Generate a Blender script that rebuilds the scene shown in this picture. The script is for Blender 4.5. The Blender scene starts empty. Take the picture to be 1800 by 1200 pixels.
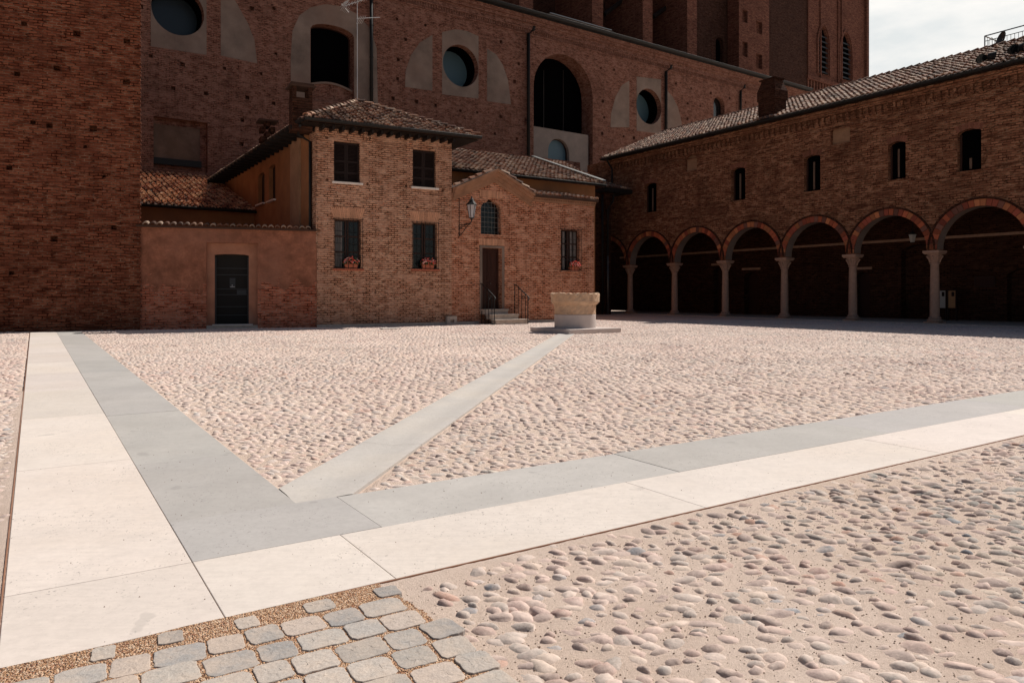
import bpy, math, random
import numpy as np
from mathutils import Vector, Matrix
from mathutils.geometry import delaunay_2d_cdt
random.seed(7); rng = np.random.default_rng(11)
S = bpy.context.scene
COL = S.collection
# ------------------------------------------------------------------ camera
H, F, CX, HY = 1.2, 1290.0, 900.0, 517.0
cd = bpy.data.cameras.new('camera'); cam = bpy.data.objects.new('camera', cd); COL.objects.link(cam)
cam.location = (0, 0, H); cam.rotation_euler = (math.radians(90), 0, 0)
cd.sensor_width = 36; cd.lens = 36 * F / 1800; cd.shift_y = -(600 - HY) / 1800
cd.clip_end = 2000; cd.clip_start = 0.05
S.camera = cam
S.view_settings.view_transform = 'Standard'; S.view_settings.look = 'None'
S.view_settings.exposure = 0.0; S.view_settings.gamma = 1.0
# ------------------------------------------------------------------ sun and sky
SX, SY = 0.60, 0.48                      # horizontal run towards the sun for one metre of rise
sl = bpy.data.lights.new('sun', 'SUN'); sun = bpy.data.objects.new('sun', sl); COL.objects.link(sun)
sl.energy = 5.0; sl.angle = math.radians(0.5); sl.color = (1.0, 0.945, 0.875)
sun.rotation_euler = Vector((SX, SY, 1.0)).to_track_quat('Z', 'Y').to_euler()
sun.location = (20, 20, 60)
W = bpy.data.worlds.new("World"); S.world = W; W.use_nodes = True
nt = W.node_tree; N = nt.nodes; L = nt.links; N.clear()
sky = N.new('ShaderNodeTexSky'); sky.sky_type = 'NISHITA'; sky.sun_disc = False
sky.sun_elevation = math.atan(1 / math.hypot(SX, SY)); sky.sun_rotation = math.atan2(SX, SY)
tc = N.new('ShaderNodeTexCoord')
b1 = N.new('ShaderNodeBackground'); b1.inputs[1].default_value = 0.05; L.new(sky.outputs[0], b1.inputs[0])
mp = N.new('ShaderNodeMapping'); mp.inputs['Scale'].default_value = (1.6, 1.6, 4.0); L.new(tc.outputs['Generated'], mp.inputs[0])
nz = N.new('ShaderNodeTexNoise'); nz.inputs['Scale'].default_value = 2.6; nz.inputs['Detail'].default_value = 7; nz.inputs['Roughness'].default_value = .55
L.new(mp.outputs[0], nz.inputs[0])
dt = N.new('ShaderNodeVectorMath'); dt.operation = 'DOT_PRODUCT'; dt.inputs[1].default_value = (0.60, 0.80, 0.10); L.new(tc.outputs['Generated'], dt.inputs[0])
ad = N.new('ShaderNodeMath'); ad.operation = 'MULTIPLY_ADD'; ad.inputs[1].default_value = 1.15; L.new(dt.outputs['Value'], ad.inputs[0]); L.new(nz.outputs[0], ad.inputs[2])
rp = N.new('ShaderNodeMapRange'); rp.inputs[1].default_value = .95; rp.inputs[2].default_value = 1.25; L.new(ad.outputs[0], rp.inputs[0])
b2 = N.new('ShaderNodeBackground'); b2.inputs[1].default_value = 1.02
cr = N.new('ShaderNodeValToRGB'); cr.color_ramp.elements[0].position = .36; cr.color_ramp.elements[0].color = (.78, .81, .81, 1)
cr.color_ramp.elements[1].position = .52; cr.color_ramp.elements[1].color = (1.0, .975, .935, 1); L.new(nz.outputs[0], cr.inputs[0]); L.new(cr.outputs[0], b2.inputs[0])
mx = N.new('ShaderNodeMixShader'); L.new(rp.outputs[0], mx.inputs[0]); L.new(b1.outputs[0], mx.inputs[1]); L.new(b2.outputs[0], mx.inputs[2])
wo = N.new('ShaderNodeOutputWorld'); L.new(mx.outputs[0], wo.inputs[0])

# ------------------------------------------------------------------ materials
def mat(name):
    m = bpy.data.materials.new(name); m.use_nodes = True
    b = m.node_tree.nodes['Principled BSDF']
    b.inputs['Specular IOR Level'].default_value = 0.25
    return m, m.node_tree.nodes, m.node_tree.links, b
def nnoise(N, L, vec, scale, detail=5, rough=.55, mapping=None):
    n = N.new('ShaderNodeTexNoise'); n.inputs['Scale'].default_value = scale; n.inputs['Detail'].default_value = detail; n.inputs['Roughness'].default_value = rough
    if mapping:
        m = N.new('ShaderNodeMapping'); m.inputs['Scale'].default_value = mapping; L.new(vec, m.inputs[0]); vec = m.outputs[0]
    L.new(vec, n.inputs[0]); return n.outputs[0]
def nramp(N, L, fac, stops):
    r = N.new('ShaderNodeValToRGB'); e = r.color_ramp.elements
    while len(e) < len(stops): e.new(.5)
    for i, (p, c) in enumerate(stops):
        e[i].position = p; e[i].color = (*c, 1) if len(c) == 3 else c
    L.new(fac, r.inputs[0]); return r.outputs[0]
def nmix(N, L, fac, a, b, mode='MIX'):
    m = N.new('ShaderNodeMix'); m.data_type = 'RGBA'; m.blend_type = mode
    if isinstance(fac, float): m.inputs[0].default_value = fac
    else: L.new(fac, m.inputs[0])
    for s, v in ((m.inputs[6], a), (m.inputs[7], b)):
        if isinstance(v, tuple): s.default_value = (*v, 1)
        else: L.new(v, s)
    return m.outputs[2]
def nmath(N, L, op, a, b=None, c=None, clamp=False):
    m = N.new('ShaderNodeMath'); m.operation = op; m.use_clamp = clamp
    for i, v in enumerate((a, b, c)):
        if v is None: continue
        if isinstance(v, (int, float)): m.inputs[i].default_value = v
        else: L.new(v, m.inputs[i])
    return m.outputs[0]
def nbump(N, L, b, height, strength, dist=.02, prev=None):
    u = N.new('ShaderNodeBump'); u.inputs['Strength'].default_value = strength; u.inputs['Distance'].default_value = dist
    L.new(height, u.inputs['Height'])
    if prev: L.new(prev, u.inputs['Normal'])
    L.new(u.outputs[0], b.inputs['Normal']); return u.outputs[0]
def g3(v): return (v, v, v)

def brick_mat(name, c1, c2, mortar, tint=(.5, .5, .5), dirty=.6, plaster=None, bw=.27, rh=.088, pale=.0, seed=0.0, ms=.016, joint=.5):
    m, N, L, b = mat(name)
    uv = N.new('ShaderNodeUVMap').outputs[0]
    mp = N.new('ShaderNodeMapping'); mp.inputs['Location'].default_value = (seed, seed * .37, 0); L.new(uv, mp.inputs[0]); vec = mp.outputs[0]
    dn = N.new('ShaderNodeTexNoise'); dn.inputs['Scale'].default_value = 1.3; dn.inputs['Detail'].default_value = 4; L.new(vec, dn.inputs[0])
    dm = N.new('ShaderNodeVectorMath'); dm.operation = 'MULTIPLY_ADD'; dm.inputs[1].default_value = (.06, .035, 0); L.new(dn.outputs[1], dm.inputs[0]); L.new(vec, dm.inputs[2])
    br = N.new('ShaderNodeTexBrick'); br.inputs['Scale'].default_value = 1; br.inputs['Brick Width'].default_value = bw; br.inputs['Row Height'].default_value = rh
    br.inputs['Mortar Size'].default_value = ms; br.inputs['Mortar Smooth'].default_value = .35; br.inputs['Bias'].default_value = 0
    br.inputs['Color1'].default_value = (0, 0, 0, 1); br.inputs['Color2'].default_value = (1, 1, 1, 1); br.inputs['Mortar'].default_value = (.5, .5, .5, 1)
    L.new(dm.outputs[0], br.inputs[0])
    bv = N.new('ShaderNodeSeparateColor'); L.new(br.outputs[0], bv.inputs[0])
    base = nmix(N, L, bv.outputs[0], c1, c2)
    # single bricks that were fired darker or redder (noise as long as one brick)
    pn = nnoise(N, L, vec, 1, 3, .7, (1 / bw * 1.1, 1 / rh * .9, 1))
    dk = tuple(x * .30 for x in c1); rd = (c1[0] * 1.1, c1[1] * .62, c1[2] * .5)
    base = nmix(N, L, nramp(N, L, pn, [(.36, g3(1)), (.46, g3(0))]), base, dk)
    base = nmix(N, L, nramp(N, L, pn, [(.60, g3(0)), (.72, g3(.8))]), base, rd)
    mo = nmix(N, L, nramp(N, L, nnoise(N, L, vec, 2.3, 6, .7, (1, 2.2, 1)), [(joint - .08, g3(0)), (joint + .06, g3(1))]), mortar, tuple(x * .14 for x in c1))  # pale mortar to dark joints: dirt plus recess shade put into the colour
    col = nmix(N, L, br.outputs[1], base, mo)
    # weathering: wide blotches, streaks, pale efflorescence
    big = nnoise(N, L, vec, .45, 6, .6); mid = nnoise(N, L, vec, 1.9, 6, .65)
    col = nmix(N, L, nramp(N, L, big, [(.38, g3(dirty)), (.52, g3(0))]), col, nmix(N, L, .55, col, tuple(x * .3 for x in c1)))
    col = nmix(N, L, nramp(N, L, mid, [(.48, g3(0)), (.62, g3(.55))]), col, tint)
    st = nnoise(N, L, vec, 1.0, 5, .6, (2.2, .22, 1))
    col = nmix(N, L, nramp(N, L, st, [(.55, g3(0)), (.72, g3(.4))]), col, tuple(x * .35 for x in c1))
    hz = nnoise(N, L, vec, 1.0, 6, .7, (.9, 5.5, 1))
    col = nmix(N, L, nramp(N, L, hz, [(.53, g3(0)), (.64, g3(dirty))]), col, tuple(x * .33 for x in c1))
    if pale:
        pz = nnoise(N, L, vec, 5.5, 6, .7)
        col = nmix(N, L, nramp(N, L, pz, [(.60, g3(0)), (.70, g3(pale))]), col, (.42, .36, .31))
    hgt = nmath(N, L, 'SUBTRACT', 1.0, br.outputs[1]); hgt = nmath(N, L, 'MULTIPLY_ADD', mid, .5, hgt); hgt = nmath(N, L, 'MULTIPLY_ADD', pn, .6, hgt)
    if plaster:
        pc, z0, wob = plaster     # plaster colour, height where it has come off, wobble
        sp = N.new('ShaderNodeSeparateXYZ'); L.new(uv, sp.inputs[0])
        zz = nmath(N, L, 'MULTIPLY_ADD', nnoise(N, L, vec, 1.3, 8, .72), wob, sp.outputs[1])
        msk = nramp(N, L, nmath(N, L, 'SUBTRACT', zz, z0 + wob * .5 - .5), [(.49, g3(0)), (.53, g3(1))])
        pcol = nmix(N, L, nramp(N, L, mid, [(.35, g3(0)), (.62, g3(1))]), pc, tuple(x * .5 for x in pc))
        pcol = nmix(N, L, nramp(N, L, nnoise(N, L, vec, 14, 5, .7), [(.35, g3(.5)), (.6, g3(0))]), pcol, tuple(x * .45 for x in pc))
        pcol = nmix(N, L, nramp(N, L, big, [(.45, g3(0)), (.62, g3(.6))]), pcol, (pc[0] * .75, pc[1] * .85, pc[2] * .95))
        col = nmix(N, L, msk, col, pcol)
        hgt = nmath(N, L, 'MULTIPLY', hgt, nmath(N, L, 'SUBTRACT', 1.0, nmath(N, L, 'MULTIPLY', msk, .8)))
        hgt = nmath(N, L, 'MULTIPLY_ADD', msk, 1.3, hgt)
    L.new(col, b.inputs[0]); b.inputs['Roughness'].default_value = .95; b.inputs['Specular IOR Level'].default_value = .08
    nbump(N, L, b, hgt, 1.0, .02)
    return m
def stone_mat(name, c, var=.25, scale=3.0, rough=.85, pits=0.0, warm=None, bump=.3, coord='Object', bands=0.0, attr=False):
    m, N, L, b = mat(name)
    t = N.new('ShaderNodeTexCoord').outputs[coord]
    a = nnoise(N, L, t, scale, 8, .6); f = nnoise(N, L, t, scale * 14, 5, .7)
    col = nmix(N, L, nramp(N, L, a, [(.3, g3(0)), (.7, g3(1))]), tuple(x * (1 - var) for x in c), c)
    if warm: col = nmix(N, L, nramp(N, L, nnoise(N, L, t, scale * .35, 6, .6), [(.45, g3(0)), (.7, g3(.7))]), col, warm)
    if bands: col = nmix(N, L, nramp(N, L, nnoise(N, L, t, 1, 6, .7, (3, 40, 3)), [(.45, g3(0)), (.75, g3(bands))]), col, tuple(x * .8 for x in c))
    col = nmix(N, L, nramp(N, L, f, [(.3, g3(.25)), (.6, g3(0))]), col, tuple(x * .55 for x in c))
    if attr:
        va = N.new('ShaderNodeVertexColor'); va.layer_name = 'Col'; col = nmix(N, L, 1.0, col, va.outputs[0], 'MULTIPLY')
        col = nmix(N, L, nramp(N, L, nnoise(N, L, t, .9, 7, .62), [(.50, g3(0)), (.68, g3(.30))]), col, tuple(x * .72 for x in c))
        col = nmix(N, L, nramp(N, L, nnoise(N, L, t, 3.2, 3, .5), [(.70, g3(0)), (.72, g3(.35))]), col, tuple(x * .5 for x in c))
    h = nmath(N, L, 'MULTIPLY_ADD', f, .5, a)
    if pits:
        v = nnoise(N, L, t, 82, 2, .5, (1, .6, 1)); msk = nmath(N, L, 'MULTIPLY', nramp(N, L, v, [(.66, g3(0)), (.69, g3(1))]), nramp(N, L, nnoise(N, L, t, 1.7, 3), [(.44, g3(0)), (.6, g3(1))]))
        col = nmix(N, L, nmath(N, L, 'MULTIPLY', msk, pits), col, tuple(x * .3 for x in c))
        h = nmath(N, L, 'SUBTRACT', h, msk)
    L.new(col, b.inputs[0]); b.inputs['Roughness'].default_value = rough
    nbump(N, L, b, h, bump, .01)
    return m
def plain(name, c, rough=.6, metal=0.0, var=.2, spec=.3, scale=4):
    m, N, L, b = mat(name); t = N.new('ShaderNodeTexCoord').outputs['Object']
    col = nmix(N, L, nnoise(N, L, t, scale, 6, .6), c, tuple(x * (1 - var) for x in c)); L.new(col, b.inputs[0])
    b.inputs['Roughness'].default_value = rough; b.inputs['Metallic'].default_value = metal; b.inputs['Specular IOR Level'].default_value = spec
    return m
def attr_mat(name, rough=.85, bump=.35, bscale=60, dust=None, mottle=.35, spec=.2, grime=0):
    m, N, L, b = mat(name); a = N.new('ShaderNodeVertexColor'); a.layer_name = 'Col'
    t = N.new('ShaderNodeTexCoord').outputs['Object']
    n = nnoise(N, L, t, bscale, 5, .65)
    col = nmix(N, L, nramp(N, L, n, [(.3, g3(mottle)), (.65, g3(0))]), a.outputs[0], nmix(N, L, .5, a.outputs[0], g3(.03)))
    if grime:
        gr = nnoise(N, L, t, 130, 4, .75); col = nmix(N, L, nramp(N, L, gr, [(.36, g3(grime)), (.5, g3(0))]), col, nmix(N, L, .5, col, (.07, .045, .03)))
        col = nmix(N, L, nramp(N, L, nnoise(N, L, t, .7, 6, .65), [(.50, g3(0)), (.66, g3(.2))]), col, nmix(N, L, .5, col, (.22, .13, .08)))
    if dust:
        col = nmix(N, L, nramp(N, L, nmath(N, L, 'ADD', nmath(N, L, 'MULTIPLY', nnoise(N, L, t, 9, 7, .7), .6), nmath(N, L, 'MULTIPLY', nnoise(N, L, t, .45, 5, .6), .4)), [(.42, g3(.05)), (.60, g3(dust[1]))]), col, dust[0])
    L.new(col, b.inputs[0]); b.inputs['Roughness'].default_value = rough; b.inputs['Specular IOR Level'].default_value = spec
    nbump(N, L, b, n, bump, .004)
    return m
def wood_mat(name, c, var=.5, axis=(14, 14, 1.2)):
    m, N, L, b = mat(name); t = N.new('ShaderNodeTexCoord').outputs['Object']
    n = nnoise(N, L, t, 1, 6, .6, axis)
    L.new(nmix(N, L, n, c, tuple(x * (1 - var) for x in c)), b.inputs[0]); b.inputs['Roughness'].default_value = .65
    nbump(N, L, b, n, .3, .01); return m

M = {}
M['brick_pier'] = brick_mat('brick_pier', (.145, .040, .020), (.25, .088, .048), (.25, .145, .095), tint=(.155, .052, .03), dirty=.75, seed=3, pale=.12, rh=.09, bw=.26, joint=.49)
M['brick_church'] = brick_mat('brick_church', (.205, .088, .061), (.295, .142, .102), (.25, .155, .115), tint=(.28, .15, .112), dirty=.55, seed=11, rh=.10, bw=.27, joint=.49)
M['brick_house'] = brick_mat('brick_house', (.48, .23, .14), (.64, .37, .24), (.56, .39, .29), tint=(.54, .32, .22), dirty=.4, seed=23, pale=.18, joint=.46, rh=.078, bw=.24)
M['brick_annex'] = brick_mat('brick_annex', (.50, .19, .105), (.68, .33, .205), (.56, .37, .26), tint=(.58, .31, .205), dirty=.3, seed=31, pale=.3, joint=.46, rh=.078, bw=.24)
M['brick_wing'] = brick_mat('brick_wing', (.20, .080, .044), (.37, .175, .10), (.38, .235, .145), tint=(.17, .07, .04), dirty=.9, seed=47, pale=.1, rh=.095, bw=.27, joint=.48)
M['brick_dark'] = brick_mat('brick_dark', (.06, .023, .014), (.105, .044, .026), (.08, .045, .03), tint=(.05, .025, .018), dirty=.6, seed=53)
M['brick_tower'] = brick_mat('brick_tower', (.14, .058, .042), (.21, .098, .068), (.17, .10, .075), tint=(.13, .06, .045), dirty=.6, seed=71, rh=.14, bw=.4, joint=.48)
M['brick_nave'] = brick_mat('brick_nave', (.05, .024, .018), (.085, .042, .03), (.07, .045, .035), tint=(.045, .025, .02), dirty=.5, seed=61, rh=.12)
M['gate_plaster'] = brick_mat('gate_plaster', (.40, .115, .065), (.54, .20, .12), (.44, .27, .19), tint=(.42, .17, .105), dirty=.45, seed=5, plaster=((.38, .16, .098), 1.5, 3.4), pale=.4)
M['ochre_plaster'] = stone_mat('ochre_plaster', (.36, .165, .072), .35, 1.2, .95, warm=(.2, .11, .065), bump=.2)
M['dull_plaster'] = stone_mat('dull_plaster', (.17, .11, .08), .45, 1.6, .95, warm=(.12, .075, .05), bump=.4)
M['niche_plaster'] = stone_mat('niche_plaster', (.32, .185, .11), .4, 2.0, .95, warm=(.34, .2, .12))
M['cornice_brown'] = stone_mat('cornice_brown', (.40, .215, .13), .45, 2.5, .95, warm=(.30, .15, .09), bump=.5, bands=.6)
M['surround'] = stone_mat('surround', (.46, .215, .135), .4, 2.0, .95, warm=(.36, .2, .14), bump=.4)
M['strip_plaster'] = stone_mat('strip_plaster', (.42, .25, .15), .45, 1.4, .95, warm=(.25, .15, .09), bump=.4)
M['grey_plaster'] = stone_mat('grey_plaster', (.25, .19, .155), .5, .9, .95, warm=(.20, .125, .095), bump=.6, bands=.5)
M['pale_plaster'] = stone_mat('pale_plaster', (.27, .22, .19), .25, 1.5, .95, bump=.2)
M['voussoir'] = attr_mat('voussoir', bscale=12)
M['tile'] = attr_mat('tile', bscale=25, mottle=.6)
M['tile_under'] = plain('tile_under', (.06, .032, .022), .95)
M['cobble'] = attr_mat('cobble', bscale=45, dust=((.69, .545, .465), .85), mottle=.45, grime=.75, bump=.8)
M['grit'] = plain('grit', (.30, .20, .14), .95, var=.6, scale=40)
M['well_old'] = stone_mat('well_old', (.62, .43, .29), .4, 5, .9, pits=.3, warm=(.56, .34, .20), bump=.8)
M['well_new'] = stone_mat('well_new', (.56, .48, .44), .12, 4, .8, bump=.1)
M['white_stone'] = stone_mat('white_stone', (.69, .61, .555), .10, 1.6, .8, pits=.75, warm=(.63, .535, .46), bump=.15, bands=.55, attr=True)
M['grey_stone'] = stone_mat('grey_stone', (.47, .44, .415), .16, 2.0, .75, pits=.6, warm=(.42, .40, .385), bump=.12)
M['grey_stone_slab'] = stone_mat('grey_stone_slab', (.47, .44, .415), .16, 2.0, .75, pits=.6, warm=(.42, .40, .385), bump=.12, attr=True)
M['channel_stone'] = stone_mat('channel_stone', (.50, .46, .425), .12, 2.2, .8, pits=.3, warm=(.54, .475, .41), bump=.2)
M['step_stone'] = stone_mat('step_stone', (.54, .45, .38), .3, 5, .85, bump=.3)
M['sill_stone'] = stone_mat('sill_stone', (.74, .68, .62), .2, 5, .8)
M['column_stone'] = stone_mat('column_stone', (.50, .305, .215), .35, 6, .85, warm=(.34, .21, .155), bump=.4)
M['joint'] = plain('joint', (.24, .20, .165), .95, var=.4)
M['rust'] = plain('rust', (.34, .17, .105), .9, var=.4)
M['dark_metal'] = plain('dark_metal', (.014, .014, .014), .6, .2)
M['grey_metal'] = plain('grey_metal', (.16, .165, .16), .4, .8)
M['lead'] = plain('lead', (.045, .05, .055), .8)
M['zinc'] = plain('zinc', (.30, .31, .31), .4, .9)
M['white_metal'] = plain('white_metal', (.5, .5, .5), .5, .4)
M['shutter'] = wood_mat('shutter', (.018, .008, .006))
M['door_wood'] = wood_mat('door_wood', (.05, .017, .011))
M['gate_metal'] = plain('gate_metal', (.022, .021, .020), .85, .0, spec=.1)
M['soffit'] = wood_mat('soffit', (.014, .009, .007))
M['frame_wood'] = wood_mat('frame_wood', (.05, .022, .015))
M['curtain'] = stone_mat('curtain', (.22, .20, .19), .3, 8, .95)
M['terracotta'] = plain('terracotta', (.42, .13, .075), .9)
M['leaf'] = plain('leaf', (.05, .09, .03), .7, var=.5, scale=20)
M['petal'] = attr_mat('petal', bscale=30, mottle=.1)
M['white_panel'] = plain('white_panel', (.45, .42, .38), .7)
M['orange_panel'] = plain('orange_panel', (.42, .22, .1), .7)
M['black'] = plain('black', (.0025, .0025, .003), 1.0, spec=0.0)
def glass_mat(name, c, rough=.15):
    m, N, L, b = mat(name); b.inputs[0].default_value = (*c, 1); b.inputs['Roughness'].default_value = rough; b.inputs['Specular IOR Level'].default_value = .5
    t = N.new('ShaderNodeTexCoord').outputs['Object']; nbump(N, L, b, nnoise(N, L, t, 3, 3), .15, .01); return m
M['glass_blue'] = glass_mat('glass_blue', (.06, .12, .15), .5)
M['glass_navy'] = glass_mat('glass_navy', (.008, .016, .022), .35)
M['glass_dark'] = glass_mat('glass_dark', (.008, .009, .01), .12)
m_, N_, L_, b_ = mat('lamp_glass'); b_.inputs[0].default_value = (.75, .75, .78, 1); b_.inputs['Roughness'].default_value = .25; b_.inputs['Transmission Weight'].default_value = .6; M['lamp_glass'] = m_

# ------------------------------------------------------------------ mesh helpers
class MB:
    def __init__(s): s.v = []; s.f = []; s.c = []; s.col = (1, 1, 1)
    def vert(s, p): s.v.append((p[0], p[1], p[2])); s.c.append(s.col); return len(s.v) - 1
    def face(s, pts):
        i = [s.vert(p) for p in pts]; s.f.append(i)
    def hexa(s, p):     # p: 8 corners, bottom ring then top ring
        b = [s.vert(q) for q in p]
        for q in ((0, 3, 2, 1), (4, 5, 6, 7), (0, 1, 5, 4), (1, 2, 6, 5), (2, 3, 7, 6), (3, 0, 4, 7)): s.f.append([b[k] for k in q])
    def box(s, x0, x1, y0, y1, z0, z1):
        s.hexa([(x0, y0, z0), (x1, y0, z0), (x1, y1, z0), (x0, y1, z0), (x0, y0, z1), (x1, y0, z1), (x1, y1, z1), (x0, y1, z1)])
    def lathe(s, c, prof, n=32, jit=None):
        rings = []
        for j, (r, z) in enumerate(prof):
            rings.append([s.vert((c[0] + r * math.cos(2 * math.pi * k / n), c[1] + r * math.sin(2 * math.pi * k / n), c[2] + z + (jit(j, k) if jit else 0))) for k in range(n)])
        for a, b in zip(rings, rings[1:]):
            for k in range(n): s.f.append([a[k], a[(k + 1) % n], b[(k + 1) % n], b[k]])
    def tube(s, pts, r, n=6):
        pts = [Vector(p) for p in pts]; rings = []
        for i, p in enumerate(pts):
            t = (pts[min(i + 1, len(pts) - 1)] - pts[max(i - 1, 0)]).normalized()
            a = t.orthogonal().normalized() if abs(t.z) > .99 else t.cross(Vector((0, 0, 1))).normalized(); b = t.cross(a)
            rings.append([s.vert(p + a * r * math.cos(2 * math.pi * k / n) + b * r * math.sin(2 * math.pi * k / n)) for k in range(n)])
        for A, B in zip(rings, rings[1:]):
            for k in range(n): s.f.append([A[k], A[(k + 1) % n], B[(k + 1) % n], B[k]])
        s.f.append(rings[0][::-1]); s.f.append(rings[-1])
    def build(s, name, m, parent=None, smooth=False, colors=False, bevel=0):
        me = bpy.data.meshes.new(name); me.from_pydata([tuple(map(float, v)) for v in s.v], [], s.f); me.update()
        uvl = me.uv_layers.new(name='UVMap')
        for p in me.polygons:
            n = p.normal
            if abs(n.z) > .75: t = Vector((1, 0, 0)); w = Vector((0, 1, 0))
            else: t = Vector((-n.y, n.x, 0)).normalized(); w = Vector((0, 0, 1))
            if t.x < -.001 or (abs(t.x) < .001 and t.y < 0): t = -t
            for li in p.loop_indices:
                co = me.vertices[me.loops[li].vertex_index].co; uvl.data[li].uv = (co.dot(t), co.dot(w))
        if colors:
            a = me.color_attributes.new('Col', 'FLOAT_COLOR', 'POINT')
            a.data.foreach_set('color', np.array([(*c, 1) for c in s.c], dtype=np.float32).ravel())
        me.materials.append(M[m] if isinstance(m, str) else m)
        if smooth: me.polygons.foreach_set('use_smooth', [True] * len(me.polygons))
        o = bpy.data.objects.new(name, me); COL.objects.link(o)
        if parent: o.parent = parent; o.matrix_parent_inverse = parent.matrix_world.inverted()
        if bevel:
            md = o.modifiers.new('bevel', 'BEVEL'); md.width = bevel; md.segments = 2; md.limit_method = 'ANGLE'
        return o
def tag(o, label=None, cat=None, group=None, kind=None):
    if label: o['label'] = label
    if cat: o['category'] = cat
    if group: o['group'] = group
    if kind: o['kind'] = kind
    return o
def thing(name, loc, label, cat, group=None):
    o = bpy.data.objects.new(name, None); COL.objects.link(o); o.location = loc; o.empty_display_size = .3
    o.matrix_world = Matrix.Translation(loc)
    return tag(o, label, cat, group)
def relabel(o, label): o['label'] = label
def gpt(x, y): t = H * F / (y - HY) / F; return Vector((t * (x - CX), t * F, 0))

class VP:        # a vertical wall plane through a ground point, running along dir
    def __init__(s, o, d, flip=False):
        s.o = Vector((o[0], o[1], 0)); s.d = Vector((d[0], d[1], 0)).normalized()
        s.n = Vector((s.d.y, -s.d.x, 0))
        if s.n.dot(-s.o) < 0: s.n = -s.n
    def w(s, u, z, off=0): p = s.o + s.d * u + s.n * off; return Vector((p.x, p.y, z))
    def uz(s, x, y, off=0):
        r = Vector(((x - CX) / F, 1, (HY - y) / F)); o = s.o + s.n * off
        t = o.dot(s.n) / (r.x * s.n.x + r.y * s.n.y); P = r * t
        return ((P - o).dot(s.d), H + P.z)
    def u(s, x, off=0): return s.uz(x, 500, off)[0]
    def z(s, x, y, off=0): return s.uz(x, y, off)[1]
    def shift(s, off): q = VP.__new__(VP); q.o = s.o + s.n * off; q.d = s.d; q.n = s.n; return q
def vdir(x): return ((x - CX) / F, 1.0)
def inpoly(x, y, P):
    c = False; j = len(P) - 1
    for i in range(len(P)):
        if (P[i][1] > y) != (P[j][1] > y) and x < (P[j][0] - P[i][0]) * (y - P[i][1]) / (P[j][1] - P[i][1]) + P[i][0]: c = not c
        j = i
    return c
def area(P): return sum(P[i - 1][0] * P[i][1] - P[i][0] * P[i - 1][1] for i in range(len(P))) / 2
def wall(mb, pl, outer, holes=(), off=0, thick=0):
    """flat wall; holes: (polygon, depth, back?) become real recesses"""
    vs, es, loops = [], [], [outer] + [h[0] for h in holes]
    for lp in loops:
        b = len(vs); vs += [Vector(p) for p in lp]; es += [(b + i, b + (i + 1) % len(lp)) for i in range(len(lp))]
    rv, re, rf, *_ = delaunay_2d_cdt(vs, es, [], 0, 1e-5)
    sgn = 1 if pl.w(1, 0).cross(Vector((0, 0, 1))).dot(pl.n) else 1
    flip = pl.d.cross(Vector((0, 0, 1))).dot(pl.n) < 0
    idx = [mb.vert(pl.w(p.x, p.y, off)) for p in rv]
    for t in rf:
        cx = sum(rv[k].x for k in t) / len(t); cy = sum(rv[k].y for k in t) / len(t)
        if inpoly(cx, cy, outer) and not any(inpoly(cx, cy, h[0]) for h in holes):
            a = [idx[k] for k in t]; mb.f.append(a[::-1] if flip else a)
    for h in holes:
        P, dep = h[0], h[1]; ccw = area(P) > 0
        for i in range(len(P)):
            a, b = P[i], P[(i + 1) % len(P)]
            q = [pl.w(a[0], a[1], off), pl.w(b[0], b[1], off), pl.w(b[0], b[1], off - dep), pl.w(a[0], a[1], off - dep)]
            if ccw == flip: q = q[::-1]
            mb.face(q)
        if len(h) > 2 and h[2]:
            q = [pl.w(a[0], a[1], off - dep) for a in P]
            if ccw == flip: q = q[::-1]
            mb.face(q)
    if thick:
        P = outer; ccw = area(P) > 0
        for i in range(len(P)):
            a, b = P[i], P[(i + 1) % len(P)]
            q = [pl.w(a[0], a[1], off), pl.w(a[0], a[1], off - thick), pl.w(b[0], b[1], off - thick), pl.w(b[0], b[1], off)]
            if ccw == flip: q = q[::-1]
            mb.face(q)
def pbox(mb, pl, u0, u1, z0, z1, o0, o1):
    if u0 > u1: u0, u1 = u1, u0
    q = [pl.w(u0, z0, o1), pl.w(u1, z0, o1), pl.w(u1, z0, o0), pl.w(u0, z0, o0), pl.w(u0, z1, o1), pl.w(u1, z1, o1), pl.w(u1, z1, o0), pl.w(u0, z1, o0)]
    if pl.d.cross(Vector((0, 0, 1))).dot(pl.n) < 0: q = [q[1], q[0], q[3], q[2], q[5], q[4], q[7], q[6]]
    mb.hexa(q)
def rect(pl, x0, y0, x1, y1, off=0):       # pixel box -> (u0,u1,z0,z1) on the plane
    xm, ym = (x0 + x1) / 2, (y0 + y1) / 2
    u0, u1 = sorted((pl.u(x0, off), pl.u(x1, off))); return u0, u1, pl.z(xm, y1, off), pl.z(xm, y0, off)
def rpoly(r): u0, u1, z0, z1 = r; return [(u0, z0), (u1, z0), (u1, z1), (u0, z1)]
def archpoly(u0, u1, z0, z1, rise=None, n=12, pointed=False):
    w = (u1 - u0) / 2; c = (u0 + u1) / 2; rise = w if rise is None else rise; zs = z1 - rise; P = [(u0, z0), (u1, z0)]
    for k in range(n + 1):
        a = math.pi * k / n
        if pointed:
            t = k / n; x = w * math.cos(a); s_ = 1 - abs(x) / w; z = zs + rise * (1 - (1 - s_) ** 1.8) ** .62
        else: x = w * math.cos(a); z = zs + rise * math.sin(a)
        P.append((c + x, z))
    return P
def pxpoly(pl, pts, off=0): return [pl.uz(x, y, off) for x, y in pts]
def ellpoly(u, z, r, rz=None, n=28): return [(u + r * math.cos(2 * math.pi * k / n), z + (rz or r) * math.sin(2 * math.pi * k / n)) for k in range(n)]
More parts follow.
